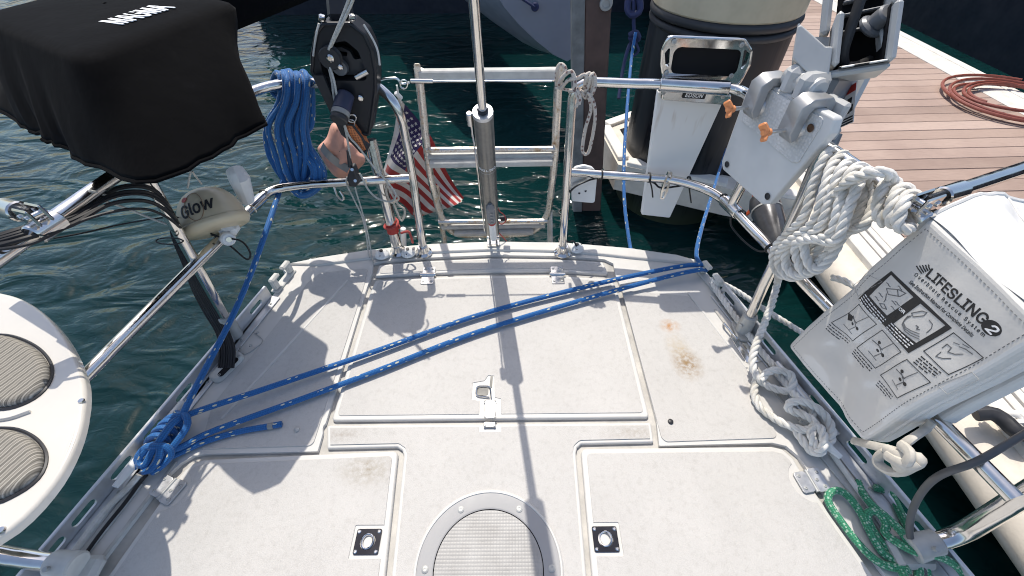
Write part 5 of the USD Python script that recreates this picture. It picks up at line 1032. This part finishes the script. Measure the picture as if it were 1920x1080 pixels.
bo = np.array(bagp.buffer(-.001).exterior.coords); obj('piping', warp(tube(resample(np.array([(GX + .029, -u, v) for u, v in bo]), .012), .0042, 7)), bag_cloth, bag)
st_ = np.array(bagp.buffer(-.018).exterior.coords); sr = resample(np.array([(GX - .0003, -u, v) for u, v in st_]), .0045)
obj('stitching', warp(join(*[tube(sr[i:i + 2] * (1, 1, 1), .0007, 4) for i in range(0, len(sr) - 1, 2)])), ink_grey, bag)
# printing
def flat(poly, lift=.0, th=.0006): return plate(poly, th, onx(GX - lift + th * 0))
def qd(pts): return Polygon([tuple(bg(*q)) for q in pts])
def prn(name, poly, m, lift=.0): return obj(name, warp(flat(poly, lift)), m, bag)
def fitline(name, s, p0, p1, h, m, bold=False, slant=0., lift=0., par=None):
    a, b = bg(*p0), bg(*p1); d = np.linalg.norm(b - a); w = text_w(s, h, bold); ux = (b - a) / d
    o = np.array([GX - lift, -a[0], a[1]]); x3 = np.array([0, -ux[0], ux[1]]); y3 = np.array([0, ux[1], ux[0]])
    return obj(name, warp(text(s, h, frame(o, x3, y3), .0006, bold, sx=d / w, slant=slant)), m, par or bag)
cap_h = np.linalg.norm(bg(1736, 515) - bg(1752, 505)) * .98
fitline('lettering', 'LIFESLING', (1735, 516), (1846, 610), cap_h, ink, True)
c2 = bg(1863, 615); disc = affinity.rotate(ellipse2(c2[0], c2[1], .0165, .0135), 20)
prn('two_disc', disc, ink)
a2_, b2_ = bg(1855, 622), bg(1868, 627); u2 = unit(b2_ - a2_)
obj('lettering', warp(text('2', .017, frame((GX - .0006, -c2[0] + .008, c2[1] - .0085), (0, -1, 0), (0, 0, 1)), .0006, True, sx=1.2, slant=.25)), white_paint, bag)
fitline('lettering', 'Overboard Rescue System'.replace('', '\u2009')[1:-1] if False else 'O v e r b o a r d   R e s c u e   S y s t e m', (1717, 516), (1847, 632), .0078, ink)
fitline('lettering', 'See Instruction Manual for Complete Details', (1708, 530), (1824, 632), .0078, ink, slant=.18)
for k in range(5):
    a = bg(1721 + 4.6 * k, 498 + .0 * k) ; wv = []
    p0, p1 = np.array(bg(1722 + 5.2 * k, 499 - .6 * k)), np.array(bg(1730 + 3.6 * k, 512 - 1.6 * k))
    for t in np.linspace(0, 1, 7): q = p0 + (p1 - p0) * t + np.array([.0012 * math.sin(t * 9), .0]); wv.append(q)
    prn('logo_wave', LineString(wv).buffer(.0011), ink)
panel = qd([(1677, 508), (1787, 615), (1712, 662), (1613, 560)])
w1, w2_ = qd([(1677, 515), (1718, 557), (1668, 592), (1637, 555)]), qd([(1730, 569), (1775, 610), (1725, 643), (1680, 607)])
prn('printed_panel', panel.difference(w1).difference(w2_), ink)
fitline('lettering', 'OR', (1689, 580), (1700, 589), .007, white_paint, True, lift=.0006)
boxes = {'a': [(1615, 570), (1648, 608), (1597, 640), (1563, 605)], 'b': [(1657, 618), (1698, 660), (1641, 691), (1605, 652)], 'c': [(1710, 673), (1754, 717), (1691, 747), (1651, 703)], 'd': [(1790, 623), (1847, 671), (1784, 703), (1737, 658)]}
for k, q in boxes.items():
    pg = qd(q); prn('picture_frame', pg.difference(pg.buffer(-.0013)), ink)
def stroke(pts, r=.0008, m=None, name='drawn_line', lift=0.): return prn(name, LineString([tuple(bg(*q)) for q in pts]).buffer(r), m or ink_grey, lift)
stroke([(1669, 541), (1672, 552), (1693, 556), (1704, 550), (1691, 543), (1669, 541)]); stroke([(1669, 551), (1667, 562), (1664, 566)]); stroke([(1656, 569), (1660, 577), (1668, 580), (1664, 570), (1656, 569)])
stroke([(1689, 543), (1690, 556)])
for a, b in ((1669, 530), (1690, 536), (1655, 549), (1648, 556), (1678, 564), (1684, 565), (1676, 574)): stroke([(a, b), (a + 3, b + 2), (a + 4, b + 5), (a + 7, b + 8)], .0007)
stroke([(1714, 587), (1718, 594), (1736, 592), (1742, 586), (1733, 583), (1714, 587)])
for k in range(3): stroke([(1714 - 3 * k, 592), (1706 - 2 * k, 597 + k), (1700 - 1 * k, 604 + 2 * k), (1706 - k, 614 + 3 * k), (1716 - k, 620 + 4 * k), (1730, 626 + 5 * k)], .0007)
stroke([(1746, 600), (1752, 608), (1750, 616), (1742, 624)], .0007); stroke([(1724, 610), (1728, 613), (1725, 617), (1730, 618)], .0009)
for (x0, y0) in ((1604, 604), (1650, 654), (1700, 708)):
    stroke([(x0 - 12, y0 - 16), (x0 - 3, y0 - 8), (x0 + 6, y0 + 2)], .0009); stroke([(x0 - 2, y0 - 12), (x0 + 4, y0 + 8), (x0 - 12, y0 + 14)], .0008); stroke([(x0 + 2, y0 + 2), (x0 + 30, y0 - 10)], .0006); stroke([(x0 - 22, y0 + 4), (x0 - 8, y0 + 22)], .0006)
    prn('drawn_shape', qd([(x0 - 14, y0 - 18), (x0 - 2, y0 - 10), (x0 - 6, y0 - 2), (x0 - 15, y0 - 4)]) if x0 < 1640 else ellipse2(*bg(x0 + 1, y0 - 12), .004, .0035, 12), ink); prn('drawn_shape', ellipse2(*bg(x0 + 6, y0 + 12), .0045, .004, 12), ink); prn('drawn_shape', ellipse2(*bg(x0 - 4, y0 + 3), .0042, .0032, 12), ink)
stroke([(1770, 652), (1778, 645), (1786, 652), (1780, 660), (1792, 664), (1806, 664)]); stroke([(1768, 660), (1760, 668), (1772, 672), (1786, 672)]); stroke([(1800, 650), (1812, 655), (1824, 664)]); stroke([(1806, 645), (1818, 652)], .0006); stroke([(1790, 642), (1800, 646)], .0006)
# small print: rows of unreadable words
sm = random.Random(5)
def rows(p0, p1, n, dxy, m, lift=0., par=None):
    for k in range(n):
        a = np.array(bg(p0[0] + dxy[0] * k, p0[1] + dxy[1] * k)); b = np.array(bg(p1[0] + dxy[0] * k, p1[1] + dxy[1] * k)); L = np.linalg.norm(b - a); d = (b - a) / L; s = 0; ws = []
        while s < L * (1 if k < n - 1 else .7):
            w = sm.uniform(.004, .011); ws.append(LineString([tuple(a + d * s), tuple(a + d * min(s + w, L))]).buffer(.0011, cap_style=2)); s += w + .0026
        from shapely import union_all
        u = union_all(ws); 
        obj('small_print', warp(join(*[flat(g, lift) for g in getattr(u, 'geoms', [u])])), m, bag)
rows((1629, 552), (1666, 600), 4, (-4.0, 3.0), white_paint, .0006); rows((1676, 606), (1720, 646), 4, (-4.5, 3.2), white_paint, .0006)
rows((1560, 608), (1590, 640), 3, (-3.0, 3.6), ink); rows((1601, 655), (1635, 692), 3, (-3.2, 3.6), ink); rows((1648, 714), (1680, 744), 3, (-3.4, 3.6), ink); rows((1734, 668), (1772, 700), 4, (-4.0, 3.4), ink)
for q in ([(1635, 515), (1662, 528), (1612, 556), (1598, 535)], [(1765, 722), (1824, 697), (1838, 712), (1782, 740)]):
    pg = qd(q); prn('patch_outline', pg.difference(pg.buffer(-.0007)), plain('faint_print', (.42, .41, .39), .6) if q[0][0] == 1635 else L_ + 'faint_print')
bk = thing('bag_strap', 'beige strap knotted and hanging under the rescue bag', 'strap', PX(1690, 860, 0.830))
obj('strap', join(tube(cat([PX(1748, 790, .885), PX(1735, 805, .875), PX(1710, 822, 0.832), PX(1690, 836, 0.826)], .006), .0125, 10, flat=.6), tube(cat([PX(1600, 826, .87), PX(1640, 836, 0.832), PX(1665, 842, 0.826), PX(1690, 850, 0.822)], .006), .010, 10, flat=.6)), plain('cream_strap', (.52, .485, .42), .75, var=.12, scale=60, bump=.3, bscale=400), bk)
obj('knot', join(*[tube(cat([PX(*q, xx) for q, xx in pts], .005), .0115, 9, flat=.75) for pts in (
    [((1662, 842), 0.820), ((1680, 852), 0.812), ((1702, 858), 0.815), ((1722, 858), 0.822), ((1726, 868), 0.826), ((1712, 876), 0.825), ((1690, 886), 0.826), ((1668, 884), 0.828), ((1648, 870), 0.828), ((1648, 856), 0.827), ((1662, 846), 0.823)],
    [((1664, 854), 0.808), ((1684, 866), 0.804), ((1704, 872), 0.808), ((1718, 866), 0.816)], [((1690, 834), 0.820), ((1706, 850), 0.808), ((1700, 868), 0.806), ((1684, 876), 0.812), ((1676, 862), 0.816)])]), L_ + 'cream_strap', bk)

# ------------------------------------------------------------------ ensign hanging behind the port stern rail
ens = thing('ensign', 'faded stars and stripes ensign hanging behind the port stern rail', 'flag', PY(760, 290, 1.56))
H0, H1, F0, F1 = np.array((752., 188)), np.array((722., 368)), np.array((872., 366)), np.array((800., 408))
def fl(s, t):
    """s: along the hoist 0..1, t: along the fly 0..1"""
    top = (1 - t) ** 2 * H0 + 2 * t * (1 - t) * np.array((812., 262)) + t * t * F0
    bot = (1 - t) ** 2 * H1 + 2 * t * (1 - t) * np.array((742., 388)) + t * t * F1
    p = top * (1 - s) + bot * s + np.array((9 * math.sin(3.1 * s) * (1 - t) * -1, 0)) + (8 * math.sin(t * 6 + s * 5), 5 * math.sin(t * 8 + s * 2))
    yy = 1.69 + .035 * math.sin(t * 9 + s * 4) + .03 * math.sin(s * 9 + 1) + .02 * s
    return PY(p[0], p[1], yy)
def patch(s0, s1, t0, t1, ns, nt, lift=0.):
    g = np.array([[fl(s, t) for t in np.linspace(t0, t1, nt + 1)] for s in np.linspace(s0, s1, ns + 1)]) + (0, -lift, 0)
    v = g.reshape(-1, 3); idx = np.arange(len(v)).reshape(ns + 1, nt + 1); q = np.stack([idx[:-1, :-1], idx[:-1, 1:], idx[1:, 1:], idx[1:, :-1]], -1).reshape(-1, 4)
    f = np.vstack([q[:, [0, 1, 2]], q[:, [0, 2, 3]]]); return np.vstack([v, v + (0, .0012, 0)]), np.vstack([f, f[:, ::-1] + len(v)])
obj('canton', patch(0, 7 / 13, .04, .42, 14, 16), flag_blue, ens, smooth=60)
for k in range(13): obj('stripe', patch(k / 13, (k + 1) / 13, .42 if k < 7 else .04, 1, 3, 22), flag_red if k % 2 == 0 else flag_white, ens, smooth=60)
obj('heading', patch(0, 1, -.035, .04, 20, 3), flag_white, ens, smooth=60)
for r in range(9):
    for c in range(6 if r % 2 == 0 else 5):
        s = (r + 1) / 10 * 7 / 13; t = .04 + .38 * ((c + .5) / 6 if r % 2 == 0 else (c + 1) / 6)
        o = fl(s, t); a = fl(s, t + .01) - o; b = fl(s - .01, t) - o
        pts = [(.0088 * (1 if i % 2 == 0 else .42) * math.sin(i * math.pi / 5), .0088 * (1 if i % 2 == 0 else .42) * math.cos(i * math.pi / 5)) for i in range(10)]
        fr2 = frame(o, a, b); fr2[:3, 3] += fr2[:3, 2] * (.0012 if fr2[1, 2] < 0 else -.0022)
        obj('star', plate(Polygon(pts), .001, fr2), flag_white, ens, smooth=False)
fp = thing('flag_line', 'snap hook and line tying the ensign to the rail corner', 'line', PY(746, 180, 1.46))
obj('line', join(tube(cat([PY(744, 160, 1.45), PY(747, 176, 1.48), PY(752, 192, 1.54)], .006), .0035, 6), cyl(PY(742, 174, 1.47), PY(752, 184, 1.49), .008, 10, cap=.002)), white_pl, fp)

# ------------------------------------------------------------------ black davit head on its pole, with tackle
DY = 1.40
dv = thing('davit', 'black cast davit head with open centre on a polished pole at the port quarter', 'davit', P(745, 470, 0))
pb, pt = P(746, 470, .01), PY(694, 262, 1.42)
obj('pole', tube(np.array([pb, pt]), .0215, 18), steel, dv); base_flange(pb - (0, 0, .006), dv)
obj('pole_collar', cyl(pb + unit(pt - pb) * .085, pb + unit(pt - pb) * .125, .0235, 18, cap=.002), red_ink, dv)
def pd(px, py, y=DY): q = PY(px, py, y); return (q[0], q[2])
do = rounded([pd(*q) for q in ((612, 34), (664, 34), (690, 55), (704, 85), (711, 125), (711, 160), (704, 210), (698, 245), (672, 238), (655, 216), (640, 200), (622, 178), (590, 125), (592, 90), (600, 50))], .014)
di = rounded([pd(*q) for q in ((622, 74), (655, 68), (678, 88), (690, 120), (694, 142), (636, 142), (612, 130), (606, 96))], .014)
obj('head_frame', plate(do.difference(di), .075, ony(DY + .035)), black_alu, dv)
obj('head_rim', tube(np.array([(a, DY - .040, b) for a, b in np.array(do.buffer(-.004).exterior.coords)]), .006, 8), black_alu, dv)
obj('inner_plate', plate(rounded([pd(*q) for q in ((610, 90), (640, 88), (656, 96), (664, 112), (690, 108), (690, 140), (640, 140), (612, 130))], .008).difference(rounded([pd(*q) for q in ((630, 94), (652, 98), (650, 106), (636, 104))], .003)), .020, ony(DY + .02), .004), plain('davit_grey', (.055, .055, .06), .42, metal=.2), dv)
obj('back_web', plate(do.buffer(-.01), .008, ony(DY + .046)), black_matt, dv)
obj('head_neck', bar(PY(640, 42, DY + .0), PY(634, -30, DY + .05), .062, .062, .012, up=(0, 1, 0)), black_alu, dv)
obj('sheave', lathe([(0, -.012), (.030, -.012), (.032, -.008), (.024, 0), (.032, .008), (.030, .012), (0, .012)], PY(620, 108, DY - .05), (0, 1, 0), 28), black_pl, dv)
for a, b, r in ((620, 108, .011), (639, 125, .008), (676, 183, .010)): obj('bolt_head', lathe([(0, 0), (r, 0), (r, .006), (r * .6, .009), (0, .009)], PY(a, b, DY - (.062 if a != 676 else .042)), (0, -1, 0), 8), steel, dv)
obj('boss', lathe([(0, 0), (.024, 0), (.022, .014), (0, .014)], PY(639, 125, DY - .010), (0, -1, 0), 24), grey_dark, dv)
for a, b in ((604, 34), (660, 33)): obj('terminal', join(cyl(PY(a, b + 6, DY - .04), PY(a, b - 6, DY - .04), .009, 12, cap=.002), cyl(PY(a - 4, b, DY - .045), PY(a + 6, b, DY - .045), .006, 10)), steel, dv)
obj('edge_cable', tube(cat([PY(682, 46, DY - .045), PY(698, 72, DY - .045), PY(708, 95, DY - .045), PY(712, 122, DY - .045)], .008), .0032, 6), white_dirty, dv)
obj('edge_cable', tube(cat([PY(598, 44, DY - .045), PY(592, 70, DY - .045), PY(587, 105, DY - .045)], .008), .003, 6), white_dirty, dv)
obj('crossbar', tube(np.array([PY(668, 145, DY - .04), PY(690, 133, DY - .04)]), .0095, 12), steel, dv)
obj('strut_plate', plate(rounded([pd(*q, DY - .06) for q in ((586, 142), (606, 141), (648, 240), (694, 274), (684, 290), (640, 252))], .004), .012, ony(DY - .05)), black_pl, dv)
sA, sB = PY(648, 176, DY - .05), PY(636, 222, DY - .12)
obj('winch_drum', join(cyl(sA, sA + (sB - sA) * .72, .027, 20, cap=.004)), plain('navy_drum', (.02, .025, .055), .4), dv)
obj('winch_band', cyl(sA + (sB - sA) * .72, sA + (sB - sA) * .90, .0275, 20), silver_tape, dv)
obj('winch_cap', cyl(sA + (sB - sA) * .90, sB + (sB - sA) * .12, .0265, 20, cap=.004), black_pl, dv)
tk = thing('tackle', 'grey control line tackle with black block hanging from the davit', 'tackle', PY(660, 320, 1.34))
def line(pts, r=.0036, m=None): obj('line', tube(cat(pts, .01), r, 7), m or rope_grey, tk)
line([PY(672, -30, 1.30), PY(655, 16, 1.33), PY(618, 92, 1.345)], .004); line([PY(662, -30, 1.30), PY(650, 10, 1.335), PY(616, 93, 1.34)], .004)
line([PY(614, 118, 1.345), PY(622, 150, 1.34), PY(628, 190, 1.335), PY(646, 236, 1.33), PY(655, 285, 1.33), PY(657, 310, 1.33)]); line([PY(616, 118, 1.345), PY(626, 150, 1.33), PY(634, 190, 1.325), PY(652, 250, 1.33), PY(672, 275, 1.33), PY(700, 312, 1.33), PY(735, 352, 1.335), PY(742, 368, 1.335), PY(732, 378, 1.33), PY(708, 372, 1.33), PY(690, 355, 1.33), PY(680, 335, 1.33), PY(674, 325, 1.33)])
line([PY(651, 332, 1.33), PY(650, 345, 1.33), PY(664, 375, 1.33), PY(680, 410, 1.33), PY(688, 450, 1.33), P(690, 470, .02), P(693, 483, .012)], .0028); line([PY(662, 335, 1.33), PY(668, 360, 1.33), PY(680, 400, 1.33), PY(690, 440, 1.33), P(697, 480, .014), P(700, 492, .008)], .0028)
bo_ = rounded([pd(*q, 1.325) for q in ((658, 311), (665, 312), (676, 340), (668, 349), (656, 348), (651, 332))], .006)
obj('block', plate(bo_, .030, ony(1.345), .006), black_pl, tk)
for a, b in ((660, 318), (666, 339)): obj('block_pin', cyl(PY(a, b, 1.316), PY(a, b, 1.311), .0055, 12), steel, tk)
obj('swivel', tube(np.array([PY(652, 282, 1.33), PY(657, 312, 1.33)]), np.array([.005, .009]), 8), black_pl, tk)
sh = thing('shackle', 'pale snap shackle on the port top rail in front of the davit', 'shackle', PY(618, 175, 1.42))
obj('shackle', join(tube(bend([PY(614, 150, 1.44), PY(612, 162, 1.41), PY(618, 170, 1.40), PY(622, 158, 1.41), PY(618, 148, 1.44)], .01), .005, 8), tube(bend([PY(615, 166, 1.40), PY(615, 178, 1.40), PY(624, 194, 1.39), PY(632, 190, 1.39), PY(628, 180, 1.39), PY(620, 168, 1.40)], .01), .0055, 8)), white_dirty, sh)
rg = thing('key_ring', 'steel split rings holding the orange mesh bag under the davit', 'ring', PY(660, 225, 1.34))
for k, (a, b, r) in enumerate(((660, 222, 8), (656, 232, 9))): obj('ring', tube(np.array([PY(a + r * math.cos(t), b + r * math.sin(t) * .9, 1.335 + .004 * k) for t in np.linspace(0, 6.283, 22)]), .0022, 6), steel, rg)
ln2 = thing('line_hank', 'beige line loops tied to the davit pole above the transom', 'line', PY(725, 380, 1.36))
obj('loop', join(tube(cat([PY(722, 330, 1.37), PY(726, 345, 1.35), PY(738, 370, 1.345), PY(748, 385, 1.34), PY(758, 392, 1.34), PY(758, 405, 1.34), PY(752, 414, 1.34), PY(744, 396, 1.345), PY(736, 375, 1.35)], .008), .004, 7), tube(cat([PY(728, 345, 1.36), PY(724, 360, 1.355), PY(734, 380, 1.35), PY(748, 372, 1.345), PY(738, 362, 1.345)], .008), .004, 7)), rope_fleck if False else rope_beige, ln2)
hk = thing('shackle', 'steel hook hanging under the port mid bar', 'hook', PY(635, 360, 1.38))
obj('hook', tube(bend([PY(626, 350, 1.385), PY(632, 368, 1.37), PY(642, 377, 1.37), PY(645, 371, 1.37), PY(637, 358, 1.38)], .01), .0042, 8), steel, hk)
rc = thing('red_cord', 'red cord wrapped round the davit pole foot', 'cord', P(746, 440, .1))
obj('cord', join(tube(cat([pb + unit(pt - pb) * .105 + (.028 * math.cos(t), .028 * math.sin(t), .004 * t) for t in np.linspace(0, 9, 26)], .005), .005, 7), tube(cat([P(752, 437, .10), P(765, 434, .11), P(770, 442, .08), P(774, 455, .03)], .005), .005, 7)), red_line, rc)
lk = thing('light_stub', 'white plastic tube standing on the transom beside the davit pole', 'tube', P(752, 462, 0))
obj('tube', cyl(PY(757, 462, 1.42), PY(756, 428, 1.42), .012, 14, cap=.002), white_pl, lk)
# faded pink cloth sack with grey tape, and an orange mesh bag
pk = thing('cloth_sack', 'faded pink cloth sack with a grey tape band hanging below the davit', 'sack', PY(645, 280, 1.46))
kp = [(622, 232), (612, 258), (596, 276), (600, 290), (622, 325), (640, 334), (662, 325), (685, 302), (674, 282), (656, 262), (636, 235)]
kc = np.mean(kp, 0); sv = [np.r_[PY(kc[0], kc[1], 1.435)]]
pk_o = np.array([np.r_[q, 0] for q in kp], float); pk_o = cat(pk_o, 4., closed=True)[:, :2]; nn_ = len(pk_o)
vs = []; 
for k, (sc, yy) in enumerate(((.02, 1.425), (.45, 1.428), (.8, 1.445), (1., 1.47), (.8, 1.50), (.02, 1.51))):
    for i, q in enumerate(pk_o): w_ = kc + (q - kc) * sc; vs.append(PY(w_[0], w_[1], yy + .012 * math.sin(w_[0] * .16 + w_[1] * .07) * sc))
fs = []
for k in range(5):
    for i in range(nn_): j = (i + 1) % nn_; fs += [(k * nn_ + i, k * nn_ + j, (k + 1) * nn_ + j), (k * nn_ + i, (k + 1) * nn_ + j, (k + 1) * nn_ + i)]
sk_v, sk_f = np.array(vs), np.array(fs)
obj('sack', (sk_v, sk_f[:, ::-1]), pink, pk, smooth=70)
tp = []
for t in np.linspace(0, 1, 12): q = np.array((603, 274)) * (1 - t) ** 2 + 2 * t * (1 - t) * np.array((618, 300)) + t * t * np.array((654, 318)); tp.append(q)
tpv = []
for q in tp: 
    for o in (-6, 6): tpv.append(PY(q[0] + o * .5, q[1] - o, 1.418 + .008 * math.sin((q[0]) * .16)))
tpf = []
for i in range(11): a = 2 * i; tpf += [(a, a + 1, a + 3), (a, a + 3, a + 2)]
tpv = np.array(tpv); obj('tape_band', (np.vstack([tpv, tpv + (0, .003, 0)]), np.vstack([tpf, np.array(tpf)[:, ::-1] + len(tpv)])), silver_tape, pk, smooth=60)
ob = thing('mesh_bag', 'small orange mesh bag with black trim hanging under the davit', 'bag', PY(670, 255, 1.36))
mo = rounded([pd(*q, 1.36) for q in ((646, 226), (664, 228), (682, 252), (692, 276), (680, 280), (664, 262), (650, 244))], .006)
obj('mesh', plate(mo, .04, ony(1.375), .010), mesh_orange, ob); obj('trim', tube(np.array([(a, 1.338, b) for a, b in np.array(mo.exterior.coords)]), .0045, 6), black_pl, ob)

# ------------------------------------------------------------------ beige lashing at the head of the starboard post
ls = thing('lashing', 'beige flecked line knotted round the ladder top and starboard rail corner', 'rope', P(1080, 155, zt))
def lash(pts, r=.0062): v, f, uv = tube(cat(pts, .006), r, 8, uv=True); obj('turn', (v, f), rope_fleck, ls, uv=uv)
lash([PY(1044, 160, 1.47), PY(1044, 135, 1.45), PY(1050, 120, 1.45), PY(1060, 128, 1.44), PY(1056, 145, 1.43), PY(1048, 158, 1.43), PY(1054, 165, 1.44)])
lash([PY(1050, 150, 1.42), PY(1062, 138, 1.41), PY(1072, 134, 1.40), PY(1078, 150, 1.39), PY(1076, 168, 1.39), PY(1068, 172, 1.42)])
lash([PY(1052, 165, 1.43), PY(1066, 150, 1.40), PY(1084, 146, 1.39), PY(1096, 140, 1.385), PY(1104, 150, 1.385), PY(1100, 168, 1.39), PY(1086, 176, 1.40)])
lash([PY(1096, 178, 1.42), PY(1098, 150, 1.385), PY(1104, 137, 1.39), PY(1112, 148, 1.385), PY(1110, 170, 1.385), PY(1098, 180, 1.39)])
lash([PY(1104, 176, 1.42), PY(1106, 148, 1.38), PY(1112, 138, 1.39), PY(1116, 152, 1.38), PY(1112, 172, 1.38), PY(1100, 184, 1.39), PY(1088, 170, 1.38)])
lash([PY(1042, 164, 1.44), PY(1060, 168, 1.42), PY(1078, 172, 1.38), PY(1084, 188, 1.37), PY(1080, 202, 1.37)], .005); lash([PY(1082, 166, 1.38), PY(1088, 182, 1.365), PY(1086, 196, 1.36)], .005)
lash([PY(1102, 172, 1.38), PY(1112, 190, 1.375), PY(1116, 215, 1.37), PY(1112, 250, 1.37), PY(1104, 284, 1.37), PY(1096, 289, 1.37), PY(1092, 278, 1.37), PY(1098, 240, 1.37), PY(1108, 205, 1.375), PY(1104, 180, 1.38)], .0058)

# ------------------------------------------------------------------ green rope, grey hose, dock hose, lines along the side decks
gr = thing('green_rope', 'green flecked braided rope lying in loops in the starboard corner', 'rope', P(1650, 1000, 0))
def green(pts): blue('loop', pts, .0094, gr, .008, rope_green)
green([P(1706, 1068, .03), P(1690, 1066, .02), P(1651, 1056, .012), P(1612, 1022, .012), P(1573, 972, .012), P(1553, 940, .014), P(1557, 924, .016), P(1573, 920, .018), P(1592, 932, .018), P(1614, 962, .018), P(1628, 990, .018), P(1650, 1030, .014), P(1668, 1046, .012), P(1700, 1062, .016)])
green([P(1608, 902, .012), P(1618, 925, .018), P(1636, 948, .03), P(1660, 968, .04), P(1688, 995, .046), P(1704, 1018, .05), P(1720, 1036, .04), P(1734, 1060, .02), P(1740, 1100, .01)])
green([P(1640, 914, .012), P(1668, 925, .012), P(1690, 965, .012), P(1708, 1004, .016), P(1722, 1046, .02), P(1722, 1090, .02)])
green([P(1700, 1090, .03), P(1680, 1050, .012), P(1648, 1010, .012), P(1632, 985, .016), P(1626, 966, .026), P(1636, 958, .034), P(1652, 966, .038), P(1662, 985, .036), P(1660, 1000, .03), P(1690, 1022, .045), P(1720, 1036, .056), P(1748, 1040, .06), P(1776, 1050, .05), P(1800, 1068, .04), P(1830, 1110, .03)])
gh = thing('grey_hose', 'grey hose curving from the starboard deck corner up over the bar', 'hose', P(1712, 1000, 0))
obj('hose', tube(cat([P(1740, 1090, .01), P(1722, 1050, .03), P(1706, 1005, .07), P(1710, 960, .13), P(1732, 918, .22), P(1765, 890, .30), P(1830, 866, .36), P(1890, 832, .36), P(1960, 790, .34)], .01), .0072, 12), cable_grey, gh)
dh = thing('hose_coil', 'red-brown hose coiled on the dock planks over the edge board', 'hose', P(1880, 205, DZ))
hr = random.Random(3); hc = P(1900, 196, DZ)
hpts = []
for t in np.linspace(.9, .9 + 2 * math.pi * 4.4, 110):
    k = (t - .9) / (2 * math.pi); rx = .60 - .05 * k + .03 * math.sin(t * 1.31 + k); ry = .50 - .045 * k + .03 * math.sin(t * .83)
    hpts.append((hc[0] + .0 + rx * math.cos(t) + .03 * math.sin(k * 2.1), hc[1] + ry * math.sin(t) + .025 * math.cos(k * 1.7), DZ + .026 + .006 * (k % 2) + .012 * (1 + math.sin(t * .62 + k * 2)) + .02 * (k > 3) * math.sin(t) ** 2))
obj('hose', tube(cat(hpts, .02), .0135, 10), hose_mat, dh)
dr = thing('dock_rope', 'white laid rope with black chafe sleeve lying on the dock edge behind the bag', 'rope', P(1890, 780, DZ))
white('rope', [P(1850, 765, DZ + .03), P(1880, 782, DZ + .04), P(1905, 778, DZ + .05), P(1935, 800, DZ + .04), P(1990, 820, DZ + .04)], dr, .02); white('rope', [P(1862, 772, DZ + .05), P(1895, 800, DZ + .04), P(1940, 770, DZ + .05), P(1990, 740, DZ + .05)], dr, .02)
obj('sleeve', tube(cat([P(1828, 776, DZ + .03), P(1860, 775, DZ + .05), P(1885, 790, DZ + .05), P(1910, 812, DZ + .05), P(1950, 815, DZ + .05)], .02), .03, 10), rubber, dr)
for lab, pts, r, m in (('thin black line lying along the port side deck', [P(110, 1110, .008), P(185, 1005, .008), P(235, 942, .010), P(262, 905, .012), P(275, 890, .02)], .0048, cable_mat),
                       ('white braided line lying along the port deck track', [P(88, 1110, .010), P(150, 1020, .010), P(200, 955, .012), P(240, 915, .014), P(262, 890, .022)], .0085, rope_white),
                       ('beige line lying along the starboard deck track', [P(1560, 850, .014), P(1610, 920, .012), P(1660, 990, .010), P(1740, 1110, .010)], .0072, rope_white)):
    q = thing('deck_line', lab, 'line', pts[0]); obj('line', tube(cat(pts, .01), r, 8), m, q)
